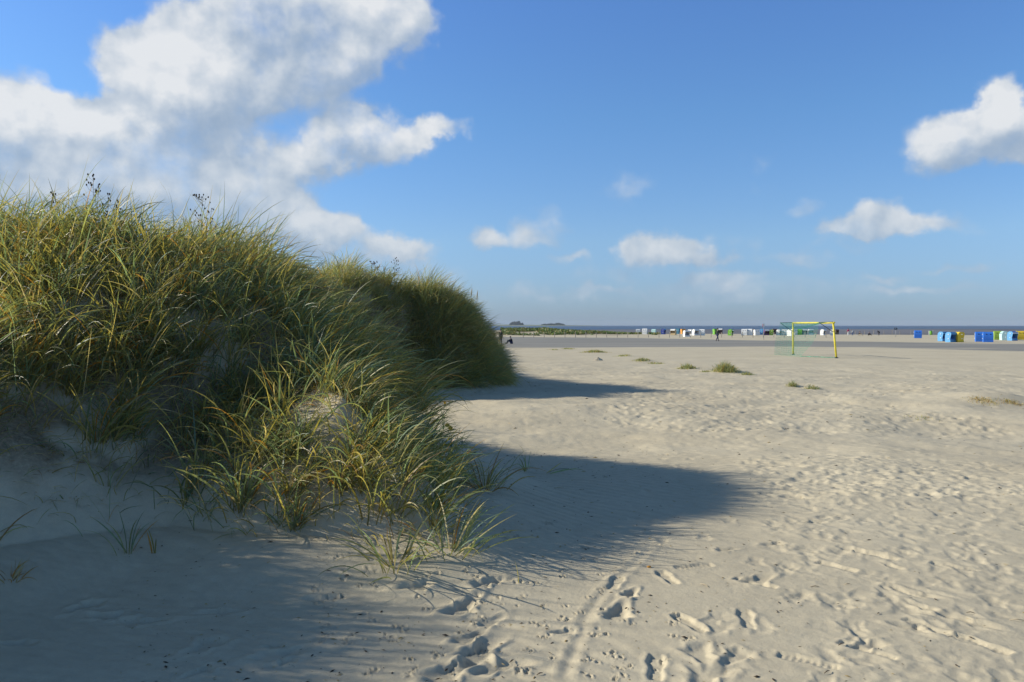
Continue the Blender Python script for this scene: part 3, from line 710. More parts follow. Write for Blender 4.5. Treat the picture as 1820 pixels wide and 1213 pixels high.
# grass sprig and single blades in the foreground
def sprig(px, py, n, L, W, label, seed, tilt=.3, bend=.7, palw=(5,3,1,0,0,0,0), wind=0, name='grass_sprig', spread=.03):
    x, y, z = at(px, py); r = np.random.default_rng(seed)
    az = r.uniform(0, 2*pi, n)*(1-wind) + r.normal(0, .4, n)*wind
    rd = np.abs(r.normal(0, spread, n)); ci = r.choice(len(PAL), n, p=np.array(palw)/sum(palw))
    co, q, c = blades(np.cos(az)*rd, np.sin(az)*rd, np.full(n, -.02), az, np.abs(r.normal(tilt, .2, n)), np.abs(r.normal(bend, .3, n)), L*r.uniform(.6, 1.1, n), W*r.uniform(.7, 1.1, n), ci, r, 8)
    o = npmesh(name, co, q, M_BLADE, True, c); o.location = (x, y, z)
    return tag(o, label, 'grass', kind='stuff' if n > 1 else None)
sprig(922,1040,1,.27,.010,'single upright grass blade standing alone in the near sand',301,.05,.1,(1,3,2,0,0,0,0),name='grass_stalk',spread=0)
sprig(935,838,9,.42,.012,'dark grass sprig leaning out from the dune foot over shaded sand',302,.5,.8)
sprig(965,842,5,.50,.010,'flattened dark blades lying to the right at the dune foot',303,1.25,.3,wind=1)
sprig(860,870,60,.55,.012,'dark shaggy tuft hanging at the shaded dune corner',304,.6,1.1,(4,3,2,1,.5,.2,3),spread=.12)
sprig(700,1010,42,.5,.013,'loose blue green tuft spilling onto the sand at the dune foot',305,.7,1.2,(6,4,2,1,.5,.3,0),spread=.10)
sprig(800,985,46,.5,.012,'spiky green tuft at the front right corner of the dune',306,.7,.8,(5,4,2,1,.5,.3,0),spread=.10)
sprig(225,985,9,.40,.010,'thin blue green sprig alone on the shaded sand slope',307,.4,.9,(6,3,0,0,0,1,0))
sprig(272,985,3,.22,.012,'short yellow tipped blades beside the thin sprig on shaded sand',308,.2,.3,(1,2,3,0,0,3,0))
sprig(12,1035,26,.20,.007,'dry brown tuft at the left edge of the shaded sand',309,.6,.8,(0,0,1,2,2,2,5),spread=.06)

# ------------------------------------------------------------------ weeds on the crest and the yellow flowers
M_STEM = mat('weed_stem', (.16,.14,.06), .7); M_HEAD = mat('seed_head', (.085,.055,.03), .8); M_LEAFG = mat('weed_leaf', (.10,.17,.07), .6)
M_YEL = mat('yellow_petals', (.85,.50,.015), .5); M_REED = mat('plume', (.50,.41,.26), .8)
def crest_point(px):
    Y = np.linspace(6, 30, 400); X = (px-CX)/F*Y; el = (terrain(X, Y)-CAMZ)/Y
    i = int(np.argmax(el)); return float(X[i]), float(Y[i]), float(terrain(X[i:i+1], Y[i:i+1])[0])
def weed(px, top_py, label, seed, spread=.10, heads=22, at_pt=None, hr=.011, hm=None, hname='seed_head', cat='weed'):
    x, y, z = at_pt or crest_point(px); rr = random.Random(seed)
    H = max(.3, CAMZ+(HZ-top_py)/F*y-z) if top_py else .4
    root = empty('weed', (x, y, z)); tag(root, label, cat, 'weeds with seed heads on the dune crest' if cat == 'weed' else None)
    sb = MB(); tips = []
    main = [(0,0,-.03)]; n = 7
    for i in range(1, n+1): main.append((main[-1][0]+rr.uniform(-.012, .018), main[-1][1]+rr.uniform(-.01, .01), H*i/n))
    sb.tube(main, [.0045-.003*i/n for i in range(n+1)], 5); tips.append(main[-1])
    for k in range(heads-1):
        t = rr.uniform(.42, .98); i = int(t*n); p = Vector(main[i]).lerp(Vector(main[min(i+1, n)]), t*n-i)
        a = rr.uniform(0, 2*pi); L = spread*rr.uniform(.4, 1.1)*(1.25-t*.6)
        q = p+Vector((cos(a)*L, sin(a)*L, L*rr.uniform(.5, 1.3))); q.z = min(q.z, H*1.02)
        m = p.lerp(q, .5)+Vector((cos(a)*.01, sin(a)*.01, -.01))
        sb.tube([p, m, q], [.002, .0016, .0012], 4); tips.append(tuple(q))
    lf = MB()
    for k in range(12):
        t = rr.uniform(.05, .6); p = Vector((main[int(t*n)][0], main[int(t*n)][1], H*t)); a = rr.uniform(0, 2*pi); L = rr.uniform(.05, .11)
        d = Vector((cos(a), sin(a), .5)).normalized(); sd = Vector((-sin(a), cos(a), 0))*.011
        q = p+d*L*.55; e = p+d*L+Vector((0,0,-.02))
        lf.add([p, q-sd, e, q+sd, q-Vector((0,0,.002))], [(0,1,4),(1,2,4),(2,3,4),(3,0,4)])
    sb.build('stem', M_STEM, root, True); lf.build('leaf', M_LEAFG, root)
    for p in tips:
        b = MB().ball((0,0,0), (hr*rr.uniform(.7,1.1), hr, hr*1.2), 6, 5)
        b.build(hname, hm or M_HEAD, root, True, p)
weed(160, 312, 'tallest weed with dark seed heads rising above the crest at left', 401, .10, 20)
weed(172, 330, 'slightly shorter weed right beside the tallest one on the crest', 402, .08, 12)
weed(90, 345, 'small weed poking above the grass near the left edge of the crest', 403, .07, 9)
weed(196, 346, 'short seed head weed just right of the tall pair', 404, .07, 9)
weed(210, 360, 'lowest weed in the grass right of the tall pair', 405, .07, 9)
weed(362, 352, 'bushy round topped weed with many seed heads on the crest', 406, .17, 30)
weed(372, 372, 'little weed half sunk in the grass beneath the bushy one', 407, .10, 10)
weed(700, 460, 'dark weed standing on the crest above the middle of the dune', 408, .16, 18, hr=.016)
weed(664, 466, 'weed with a dense dark top left of the reed plumes', 409, .16, 18, hr=.018)
def flower_plant(px, py, H, label, seed, nf):
    x, y, z = at(px, py); rr = random.Random(seed); root = empty('flower_plant', (x, y, z)); tag(root, label, 'flower', 'yellow flowering plants at the dune foot')
    sb = MB(); lf = MB(); tips = []
    for k in range(5):
        a = rr.uniform(0, 2*pi); L = H*rr.uniform(.65, 1); p = [(0,0,-.03), (cos(a)*.03, sin(a)*.03, L*.5), (cos(a)*.10+.03, sin(a)*.10, L)]
        sb.tube(p, [.005, .004, .002], 5); tips.append(p[-1])
        for j in range(7):
            t = rr.random(); q = Vector(p[0]).lerp(Vector(p[2]), t); b = rr.uniform(0, 2*pi); d = Vector((cos(b), sin(b), .4)); sd = Vector((-sin(b), cos(b), 0))*.013; l = rr.uniform(.04, .09)
            lf.add([q, q+d*l*.5-sd, q+d*l, q+d*l*.5+sd], [(0,1,2),(0,2,3)])
    sb.build('stem', M_LEAFG, root, True); lf.build('leaf', M_LEAFG, root)
    tips.sort(key=lambda p: -p[2])
    for p in tips[:nf]:
        m = MB(); n = 14
        for k in range(n):
            a = 2*pi*k/n; c = Vector((cos(a), -.45, sin(a)*.9)); s_ = Vector((-sin(a), 0, cos(a)))*.006
            m.add([(0,0,0), tuple(c*.016-s_), tuple(c*.030), tuple(c*.016+s_)], [(0,1,2,3)])
        m.ball((0,-.006,0), .010, 8, 5)
        m.build('flower', M_YEL, root, False, p)
flower_plant(806, 830, .48, 'plant with two yellow flower heads leaning out low on the dune foot', 421, 2)
flower_plant(788, 765, .50, 'taller plant with one yellow flower head farther up the dune edge', 422, 1)
# pale reed plumes of the middle crest
for i, (px, ty, lb) in enumerate([(672,470,'leftmost pale reed plume on the middle crest'),(682,474,'second pale reed plume from the left on the middle crest'),
      (690,478,'right pale reed plume below the dark weed'),(836,512,'tall white plume on the far dune shoulder'),(846,516,'slimmer white plume at the edge of the far dune')]):
    x, y, z = crest_point(px); H = max(.4, CAMZ+(HZ-ty)/F*y-z); root = empty('reed', (x, y, z)); tag(root, lb, 'reed', 'pale reed plumes on the crest')
    MB().tube([(0,0,-.03),(.01,0,H*.5),(.03,0,H*.8)], [.005,.004,.003], 5).build('stem', M_STEM, root, True)
    MB().tube([(.03,0,H*.78),(.036,0,H*.84),(.045,0,H*.93),(.06,0,H)], [.006,.018,.016,.003], 7).build('plume', M_REED, root, True)

# ------------------------------------------------------------------ goal
M_GY = mat('yellow_paint', (.80,.66,.05), .4, var=.14, scale=3); M_STRUT = mat('dark_steel', (.035,.05,.06), .5); M_NET = mat('green_net', (.07,.45,.28), .7)
M_WORN = mat('worn_white_paint', (.70,.68,.50), .5)
def goal():
    xn, yn, zn = at(1487, 637); xf, yf, zf = at(1410, 632)
    xf, yf = (1410-CX)/F*yn*1.122, yn*1.122; zf = float(terrain(np.array([xf]), np.array([yf]))[0])
    root = empty('goal', (xn, yn, zn)); tag(root, 'yellow goal with a torn green net standing on the dry beach', 'goal')
    n0 = Vector((0,0,-.1)); n1 = Vector((-.24,0,2.42)); f0 = Vector((xf-xn, yf-yn, zf-zn-.1)); f1 = Vector((xf-xn-.03, yf-yn, zf-zn+2.42))
    for a, b in ((n0, n1), (f0, f1)):
        MB().tube([a, a.lerp(b, .5), b], .065, 10).build('post', M_GY, root, True)
    MB().tube([n1+Vector((.06,-.06,-.04)), n1.lerp(f1, .3)-Vector((0,0,.05)), n1.lerp(f1, .6)-Vector((0,0,.045)), f1+Vector((-.02,.06,-.04))], .066, 10).build('crossbar', M_GY, root, True)
    bk = Vector((-1.0, -.09, -.02)); nb = n1+bk; fb = f1+bk
    for top, back, post0 in ((n1, nb, n0), (f1, fb, f0)):
        MB().tube([back, post0.lerp(top, .72)], .022, 6).build('strut', M_STRUT, root, True)
        MB().tube([top, back], .018, 6).build('strut', M_STRUT, root, True)
    for b in (n0, f0):
        MB().box(b.x-.09, b.y-.09, .02+b.z, b.x+.09, b.y+.09, .16+b.z).build('post_foot', M_STRUT, root)
    # net: cords along a sagging surface
    m = MB(); g0 = lambda x, y: float(terrain(np.array([xn+x]), np.array([yn+y]))[0])-zn+.02
    def P(u, v):        # u: 0 near .. 1 far along the back; v: 0 top .. 1 bottom
        top = nb.lerp(fb, u); ub = .30+u*.70
        bot = nb.lerp(fb, ub)+Vector((-.42, 0, 0)); bot.z = g0(bot.x, bot.y)
        p = top.lerp(bot, v); sag = sin(pi*u)
        p.z -= .28*sag*(1-v)*(.4+v)
        p.x += .10*sin(9*u+3*v)*sin(pi*v)+.25*sin(pi*v)*(1-u)
        return p
    nu, nv = 40, 16
    for i in range(nu+1): m.tube([P(i/nu, j/nv) for j in range(nv+1)], .0042, 3)
    for j in range(nv+1): m.tube([P(i/nu, j/nv) for i in range(nu+1)], .0042, 3)
    def Q(u, v):        # far side
        a = f1.lerp(f0, v); b = P(1, v); p = a.lerp(b, u); p.z = max(p.z-.12*sin(pi*u), g0(p.x, p.y)); return p
    for i in range(9): m.tube([Q(i/8, j/nv) for j in range(nv+1)], .0045, 3)
    for j in range(nv+1): m.tube([Q(i/8, j/nv) for i in range(9)], .0045, 3)
    def T(u, v):        # top, between crossbar and the back
        a = n1.lerp(f1, u); b = nb.lerp(fb, u); p = a.lerp(b, v); p.z -= .45*sin(pi*u)*v; return p
    for i in range(nu+1): m.tube([T(i/nu, j/6) for j in range(7)], .005, 3)
    for j in range(7): m.tube([T(i/nu, j/6) for i in range(nu+1)], .005, 3)
    m.build('net', M_NET, root)
    # lowest rope lying on the sand towards the near post
    pts = []
    for i in range(20):
        p = n0.lerp(P(.0, 1), i/19); p.z = g0(p.x, p.y)+.02; p.y += .08*sin(i*.9); pts.append(p)
    MB().tube(pts, .02, 5).build('net_rope', M_NET, root, True)
goal()

# ------------------------------------------------------------------ beach chairs (hooded wicker baskets)
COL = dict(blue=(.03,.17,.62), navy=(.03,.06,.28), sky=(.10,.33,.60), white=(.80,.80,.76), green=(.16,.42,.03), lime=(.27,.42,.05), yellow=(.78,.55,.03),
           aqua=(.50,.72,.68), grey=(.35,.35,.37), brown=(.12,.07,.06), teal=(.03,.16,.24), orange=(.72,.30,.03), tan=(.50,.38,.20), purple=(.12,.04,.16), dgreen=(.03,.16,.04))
MC = {k: mat(k+'_basket', v, .55, scale=14, var=.12) for k, v in COL.items()}
def chair_meshes():
    d = {}
    W = .60
    def side_prof(g): return [(-.42+g,.06),(-.36+g,.52),(-.52+g,1.18),(-.50+g,1.34),(-.36,1.47-g),(.10,1.50-g),(.36-g,1.30),(.46-g,.92),(.42-g,.06)]
    m = MB()
    m.prism(side_prof(0), -.02, .02); d['side_panel'] = m
    m = MB(); pr = [(-.50,1.34),(-.36,1.47),(.10,1.50),(.36,1.30),(.46,.92),(.42,.06)]; pi_ = [(y*.94-.0, z-.03 if z > 1 else z) for y, z in pr]
    m.prism(pr+pi_[::-1], -W+.021, W-.021); d['hood'] = m
    m = MB(); m.box(-W+.021,-.40,.06,W-.021,-.34,.30); m.box(-W+.021,-.335,.30,W-.021,.38,.40); d['base'] = m
    m = MB(); m.box(-.54,-.38,.405,.54,.30,.52)
    m.add([(-.54,.16,.525),(.54,.16,.525),(.54,.30,.525),(-.54,.30,.525),(-.54,.26,1.15),(.54,.26,1.15),(.54,.37,1.15),(-.54,.37,1.15)],
          [(0,3,2,1),(4,5,6,7),(0,1,5,4),(1,2,6,5),(2,3,7,6),(3,0,4,7)]); d['seat'] = m
    m = MB(); m.add([(-.57,-.50,1.33),(.57,-.50,1.33),(.57,-.56,1.14),(-.57,-.56,1.14),(-.57,-.53,1.33),(.57,-.53,1.33),(.57,-.585,1.14),(-.57,-.585,1.14)],
                    [(0,1,2,3),(7,6,5,4),(0,4,5,1),(3,2,6,7),(0,3,7,4),(1,5,6,2)]); d['awning'] = m
    m = MB(); n = 10; yb = .405
    vs = [(.085*cos(2*pi*k/n), yb+(-.0), .07*sin(2*pi*k/n)) for k in range(n)]+[(.085*cos(2*pi*k/n), yb+.05, .07*sin(2*pi*k/n)) for k in range(n)]
    m.add(vs, [tuple(range(n)), tuple(range(2*n-1, n-1, -1))]+[(i, (i+1) % n, (i+1) % n+n, i+n) for i in range(n)]); d['porthole'] = m
    m = MB(); m.ball((0,0,0), (.05,.09,.07), 8, 6); d['handle'] = m
    m = MB(); m.box(-.61,.30,.50,.61,.475,.56); d['trim'] = m
    return d
W_CH = .60; CM = chair_meshes(); CMD = {}
def cmesh(key, col):
    k = (key, col)
    if k not in CMD:
        me = bpy.data.meshes.new(key); me.from_pydata(CM[key].v, [], CM[key].f); me.update(); me.materials.append(MC[col] if col in MC else col); CMD[k] = me
    return CMD[k]
M_HOLE = mat('dark_window', (.02,.025,.04), .4)
def beach_chair(px, py, hpx, yaw, body, inner, awn, label, roof=None, handle='white', trim=None):
    """px, py: foot of the basket in the picture; hpx its height there"""
    hpx *= 1.09; Y = 1.37*F/hpx; X = (px-CX)/F*Y; z = float(terrain(np.array([X]), np.array([Y]))[0])
    root = empty('beach_chair', (X, Y, z-.03), radians(yaw)); root.scale = (.92,)*3; tag(root, label, 'beach chair', 'hooded beach chairs on the sand bank')
    def part(key, col, loc=(0,0,0)):
        o = bpy.data.objects.new(key, cmesh(key, col)); C.objects.link(o); o.parent = root; o.location = loc; return o
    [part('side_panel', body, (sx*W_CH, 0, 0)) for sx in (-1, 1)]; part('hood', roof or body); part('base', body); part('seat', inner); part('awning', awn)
    for sx in (-.24, .24):
        o = bpy.data.objects.new('porthole', hole_mesh()); C.objects.link(o); o.parent = root; o.location = (sx, -.005, 1.16)
    for sx in (-1, 1):
        for hz in (.55, 1.15): part('handle', handle, (sx*.66, -.12, hz))
    part('trim', trim or body)
    return root
_hm = []
def hole_mesh():
    if not _hm:
        me = bpy.data.meshes.new('porthole'); me.from_pydata(CM['porthole'].v, [], CM['porthole'].f); me.update(); me.materials.append(M_HOLE); _hm.append(me)
    return _hm[0]
# yaw 0: opening faces the camera; 180: back to the camera; 90: opening faces right
CH = [
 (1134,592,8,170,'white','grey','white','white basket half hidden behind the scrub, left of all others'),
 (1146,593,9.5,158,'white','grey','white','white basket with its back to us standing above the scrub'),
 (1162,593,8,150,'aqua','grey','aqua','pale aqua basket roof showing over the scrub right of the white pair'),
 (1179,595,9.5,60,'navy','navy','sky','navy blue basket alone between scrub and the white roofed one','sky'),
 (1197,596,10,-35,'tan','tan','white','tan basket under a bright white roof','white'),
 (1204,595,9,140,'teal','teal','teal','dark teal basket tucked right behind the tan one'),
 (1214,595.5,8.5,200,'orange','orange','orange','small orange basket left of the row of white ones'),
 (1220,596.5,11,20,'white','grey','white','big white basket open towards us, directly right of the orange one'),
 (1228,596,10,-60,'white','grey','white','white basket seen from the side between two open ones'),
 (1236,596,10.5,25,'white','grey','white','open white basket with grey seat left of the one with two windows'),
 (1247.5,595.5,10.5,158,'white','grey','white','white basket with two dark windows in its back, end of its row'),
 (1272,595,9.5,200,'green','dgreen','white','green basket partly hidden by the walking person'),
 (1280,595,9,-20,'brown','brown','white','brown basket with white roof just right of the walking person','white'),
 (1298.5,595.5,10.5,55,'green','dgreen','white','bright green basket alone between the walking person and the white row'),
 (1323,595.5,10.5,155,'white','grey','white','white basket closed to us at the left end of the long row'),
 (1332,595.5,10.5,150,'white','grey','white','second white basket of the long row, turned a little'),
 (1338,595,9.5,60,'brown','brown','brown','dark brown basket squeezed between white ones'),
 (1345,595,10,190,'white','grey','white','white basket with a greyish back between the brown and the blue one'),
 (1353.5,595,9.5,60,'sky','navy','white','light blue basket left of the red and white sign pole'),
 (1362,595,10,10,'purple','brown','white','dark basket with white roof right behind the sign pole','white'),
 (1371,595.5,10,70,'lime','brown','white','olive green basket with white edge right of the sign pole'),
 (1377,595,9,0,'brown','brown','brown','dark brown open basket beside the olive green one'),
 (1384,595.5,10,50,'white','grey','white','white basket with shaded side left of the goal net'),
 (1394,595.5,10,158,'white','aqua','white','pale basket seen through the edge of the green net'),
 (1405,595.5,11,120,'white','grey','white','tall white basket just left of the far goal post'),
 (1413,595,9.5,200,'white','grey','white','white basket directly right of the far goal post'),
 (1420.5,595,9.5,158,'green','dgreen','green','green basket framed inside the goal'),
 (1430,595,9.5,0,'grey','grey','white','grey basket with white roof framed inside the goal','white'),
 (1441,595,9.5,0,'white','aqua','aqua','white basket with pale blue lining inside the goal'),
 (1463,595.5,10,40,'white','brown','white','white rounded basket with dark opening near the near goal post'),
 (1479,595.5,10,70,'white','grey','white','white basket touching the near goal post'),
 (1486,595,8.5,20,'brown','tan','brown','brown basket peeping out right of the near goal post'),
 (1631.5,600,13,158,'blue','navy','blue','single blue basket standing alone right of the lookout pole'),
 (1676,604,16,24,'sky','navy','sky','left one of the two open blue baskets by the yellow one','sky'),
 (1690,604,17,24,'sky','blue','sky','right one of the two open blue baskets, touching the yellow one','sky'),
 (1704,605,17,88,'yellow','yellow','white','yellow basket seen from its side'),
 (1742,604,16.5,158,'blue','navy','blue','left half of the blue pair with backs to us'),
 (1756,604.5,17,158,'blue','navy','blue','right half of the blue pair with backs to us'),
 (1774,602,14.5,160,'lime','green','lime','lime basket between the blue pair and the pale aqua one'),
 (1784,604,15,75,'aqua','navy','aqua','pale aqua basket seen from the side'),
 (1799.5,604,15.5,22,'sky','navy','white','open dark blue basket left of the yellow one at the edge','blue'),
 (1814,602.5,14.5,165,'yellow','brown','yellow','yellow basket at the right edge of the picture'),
]
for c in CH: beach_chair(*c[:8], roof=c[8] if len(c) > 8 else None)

# ------------------------------------------------------------------ fence posts
M_POST = mat('weathered_wood', (.30,.27,.22), .85, scale=5, var=.3)
pm = MB(); pm.tube([(0,0,-.2),(.005,0,.5),(0,.004,.97),(0,0,1.0)], [.06,.058,.055,.03], 7)
post_me = bpy.data.meshes.new('fence_post'); post_me.from_pydata(pm.v, [], pm.f); post_me.materials.append(M_POST); post_me.update()
k = 0
posts = [(930+18.55*i, 600.2-i*.155, 10.2) for i in range(30)]
posts += [(x, 595.8, 7.6) for x in (1504,1520.5,1537,1553,1571,1586,1599.5,1619)] + [(1651,597.6,8.0)]
ORD = ['first','second','third','fourth','fifth','sixth','seventh','eighth','ninth','tenth','eleventh','twelfth','thirteenth','fourteenth','fifteenth','sixteenth','seventeenth','eighteenth','nineteenth','twentieth']
ORD += ['twenty-'+q for q in ORD[:9]]+['thirtieth']
PL = ['pale post just left of the person in the magenta top','pale post between the bending white top person and the crouching one','pale post right of the crouching person in light trousers',
      'pale post left of the bending person in black','thin pale post right of the bending person in black','thin pale post touching the left side of the lookout mast',
      'pale post just right of the lookout mast','pale post left of the lone blue basket','short pale post left of the green bin']
for i, (px, py, hp) in enumerate(posts):
    Y = 1.05*F/hp; X = (px-CX)/F*Y; z = float(terrain(np.array([X]), np.array([Y]))[0])
    o = bpy.data.objects.new('fence_post', post_me); C.objects.link(o); o.location = (X, Y, z)
    o.rotation_euler = (random.uniform(-.03, .03), random.uniform(-.05, .05), random.uniform(0, 6)); o.scale = (1, 1, random.uniform(.92, 1.12))
    if i < 30:
        lb = ('leftmost grey post of the long row along the far sand' if i == 0 else
              ORD[i]+' grey post from the left in the long row, '+('in front of the green scrub' if i < 12 else 'among the first white baskets' if i < 18 else 'near the walking person' if i < 21 else 'before the crowded basket row'))
        tag(o, lb, 'post', 'row of wooden posts along the far sand')
    else: tag(o, PL[i-30], 'post', 'pale posts on the sand bank right of the goal')

# ------------------------------------------------------------------ sign pole, lookout mast, bin
def spot(px, Y): 
    X = (px-CX)/F*Y; return X, Y, float(terrain(np.array([X]), np.array([Y]))[0])
M_POLE = mat('pole_metal', (.30,.31,.32), .4); M_RED = mat('red_sign', (.60,.05,.04), .5); M_DARKP = mat('dark_paint', (.03,.035,.04), .5)
root = empty('sign_pole', spot(1357.5, 122)); tag(root, 'thin pole with a small white and red board in front of the baskets', 'sign')
MB().tube([(0,0,-.2),(0,0,2.45)], .035, 7).build('pole', M_POLE, root, True)
MB().box(-.14,-.045,2.0,.14,-.01,2.46).add([], []).build('board', MC['white'], root)
MB().box(-.19,-.05,2.0,-.142,-.005,2.46).build('board_edge', M_RED, root)
root = empty('lookout_mast', spot(1592, 150)); tag(root, 'thin mast with a dark round basket top on the sand bank', 'mast')
MB().tube([(0,0,-.2),(0,0,1.5)], .04, 7).build('pole', M_POLE, root, True)
MB().tube([(-.1,0,1.35),(-.18,0,1.46),(-.20,0,1.62),(-.12,0,1.78)], [.05,.10,.11,.05], 8).build('topmark', M_DARKP, root, True)
MB().tube([(.1,0,1.35),(.18,0,1.46),(.20,0,1.62),(.12,0,1.78)], [.05,.10,.11,.05], 8).build('topmark', M_DARKP, root, True)
root = empty('litter_bin', spot(1654.5, 178)); tag(root, 'green bin held between two pale stakes on the sand bank', 'bin')
MB().tube([(0,0,.0),(0,0,.25),(0,0,.82),(0,0,.86)], [.26,.28,.32,.29], 12).build('barrel', MC['green'], root, True)
MB().ball((0,0,.87), (.31,.31,.09), 12, 6).build('lid', MC['dgreen'], root, True)
for sx in (-.42, .42): MB().tube([(sx,-.05,-.2),(sx,-.05,.98)], .05, 6).build('stake', MC['white'], root, True)

# ------------------------------------------------------------------ people
M_SKIN = mat('skin', (.45,.27,.19), .6); M_HAIR = mat('dark_hair', (.03,.02,.015), .8); M_FAIR = mat('fair_hair', (.28,.20,.12), .8)
CLO = dict(black=(.018,.018,.024), navy=(.03,.035,.09), magenta=(.50,.04,.14), white=(.75,.75,.73), jeans=(.10,.17,.34), beige=(.45,.38,.28))
MCL = {k: mat('cloth_'+k, v, .9, scale=6, var=.25) for k, v in CLO.items()}
def skin_mesh(name, verts, edges, radii, m, parent=None, rootv=0, sub=2):
    me = bpy.data.meshes.new(name); me.from_pydata([tuple(v) for v in verts], edges, []); me.update()
    o = bpy.data.objects.new(name, me); C.objects.link(o)
    md = o.modifiers.new('skin', 'SKIN'); md.use_smooth_shade = True
    for i, rr_ in enumerate(radii):
        me.skin_vertices[0].data[i].radius = rr_ if hasattr(rr_, '__len__') else (rr_, rr_)
        me.skin_vertices[0].data[i].use_root = (i == rootv)
    sb = o.modifiers.new('subdivision', 'SUBSURF'); sb.levels = sub; sb.render_levels = sub
    me.materials.append(m)
    if parent: o.parent = parent
    return o
def person(px, Y, yaw, pose, top, bottom, hair, label, scale=1.0, holds=None, group=None):
    root = empty('person', spot(px, Y), radians(yaw)); tag(root, label, 'person', group); root.scale = (scale,)*3
    # joints in a frame where -Y is forward, X the person's left
    if pose == 'stand': J = dict(pel=(0,0,.95), ch=(0,0,1.28), nk=(0,0,1.47), hd=(0,-.02,1.62), hpL=(.09,0,.92), knL=(.10,-.02,.50), anL=(.11,.02,.09), toL=(.12,-.15,.03), hpR=(-.09,0,.92), knR=(-.10,-.02,.50), anR=(-.10,.02,.09), toR=(-.12,-.15,.03),
                 shL=(.18,0,1.40), elL=(.24,.02,1.12), wrL=(.23,-.06,.87), shR=(-.18,0,1.40), elR=(-.24,.02,1.12), wrR=(-.23,-.06,.87))
    elif pose == 'walk': J = dict(pel=(0,0,.93), ch=(0,-.03,1.27), nk=(0,-.04,1.46), hd=(0,-.08,1.61), hpL=(.09,0,.90), knL=(.10,-.20,.52), anL=(.10,-.27,.10), toL=(.11,-.42,.06), hpR=(-.09,0,.90), knR=(-.10,.06,.50), anR=(-.10,.34,.16), toR=(-.11,.24,.04),
                 shL=(.18,-.02,1.39), elL=(.23,.12,1.14), wrL=(.22,.06,.90), shR=(-.18,-.02,1.39), elR=(-.23,-.12,1.14), wrR=(-.20,-.30,1.00))
    elif pose == 'bend': J = dict(pel=(0,.10,.86), ch=(0,-.16,1.10), nk=(0,-.32,1.18), hd=(0,-.47,1.20), hpL=(.09,.08,.84), knL=(.10,-.02,.47), anL=(.11,.04,.09), toL=(.12,-.13,.03), hpR=(-.09,.08,.84), knR=(-.10,-.04,.47), anR=(-.10,.04,.09), toR=(-.12,-.13,.03),
                 shL=(.17,-.25,1.12), elL=(.20,-.34,.85), wrL=(.16,-.40,.62), shR=(-.17,-.25,1.12), elR=(-.20,-.34,.85), wrR=(-.16,-.40,.62))
    else: J = dict(pel=(0,.05,.14), ch=(0,-.02,.46), nk=(0,-.08,.64), hd=(0,-.13,.79), hpL=(.10,.0,.13), knL=(.16,-.36,.46), anL=(.13,-.55,.10), toL=(.13,-.70,.04), hpR=(-.10,.0,.13), knR=(-.16,-.36,.46), anR=(-.13,-.55,.10), toR=(-.13,-.70,.04),
                 shL=(.18,-.04,.57), elL=(.25,-.22,.40), wrL=(.10,-.42,.44), shR=(-.18,-.04,.57), elR=(-.25,-.22,.40), wrR=(-.10,-.42,.44))
    J = {k: Vector(v) for k, v in J.items()}
    names = ['pel','ch','nk','hd0','hd','hd2','hpL','knL','anL','toL','hpR','knR','anR','toR','shL','elL','wrL','shR','elR','wrR']
    dh = (J['hd']-J['nk']).normalized()
    J['hd0'] = J['hd']-dh*.07; J['hd2'] = J['hd']+dh*.09
    rad = dict(pel=(.125,.10), ch=(.13,.10), nk=(.055,.055), hd0=(.062,.065), hd=(.078,.092), hd2=(.06,.068), hpL=.085, knL=.058, anL=.040, toL=(.038,.028), shL=.055, elL=.040, wrL=.028)
    for a in ('hp','kn','an','to','sh','el','wr'): rad[a+'R'] = rad[a+'L']
    E = [('pel','ch'),('ch','nk'),('nk','hd0'),('hd0','hd'),('hd','hd2'),('pel','hpL'),('hpL','knL'),('knL','anL'),('anL','toL'),('pel','hpR'),('hpR','knR'),('knR','anR'),('anR','toR'),('ch','shL'),('shL','elL'),('elL','wrL'),('ch','shR'),('shR','elR'),('elR','wrR')]
    V_ = [J[n] for n in names]; RR = [rad[n] for n in names]; EE = [(names.index(a), names.index(b)) for a, b in E]
    for s_ in 'LR':       # palm, thumb and fingers
        w = J['wr'+s_]; d = (w-J['el'+s_]).normalized(); sd = Vector((0,-1,0)) if abs(d.y) < .7 else Vector((0,0,1)); sd = (sd-d*sd.dot(d)).normalized()
        V_.append(w+d*.06); RR.append((.034,.018)); pi0 = len(V_)-1; EE.append((names.index('wr'+s_), pi0))
        V_.append(w+d*.05+sd*.045); RR.append(.010); EE.append((pi0, len(V_)-1))
        for k in range(4):
            V_.append(w+d*(.135-.012*abs(k-1.3))+sd*(.027-.018*k)); RR.append(.009); EE.append((pi0, len(V_)-1))
    skin_mesh('body', V_, EE, RR, M_SKIN, root)
    def cl(nm, ns, grow, m):
        es = [(ns.index(a), ns.index(b)) for a, b in E if a in ns and b in ns]
        rr_ = []
        for n in ns:
            q = rad[n]; q = q if hasattr(q, '__len__') else (q, q); rr_.append((q[0]*grow+.008, q[1]*grow+.008))
        return skin_mesh(nm, [J[n] for n in ns], es, rr_, m, root)
    cl('jacket', ['pel','ch','shL','elL','wrL','shR','elR','wrR','nk'], 1.14, MCL[top])
    cl('trousers', ['pel','hpL','knL','anL','hpR','knR','anR'], 1.17, MCL[bottom])
    c = J['hd2']-dh*.035+Vector((0,.022,0))
    MB().ball(c, (.088,.098,.082), 12, 8).build('hair', hair, root, True)
    f = MB(); hc = J['hd']; fw = Vector((0,-1,0))
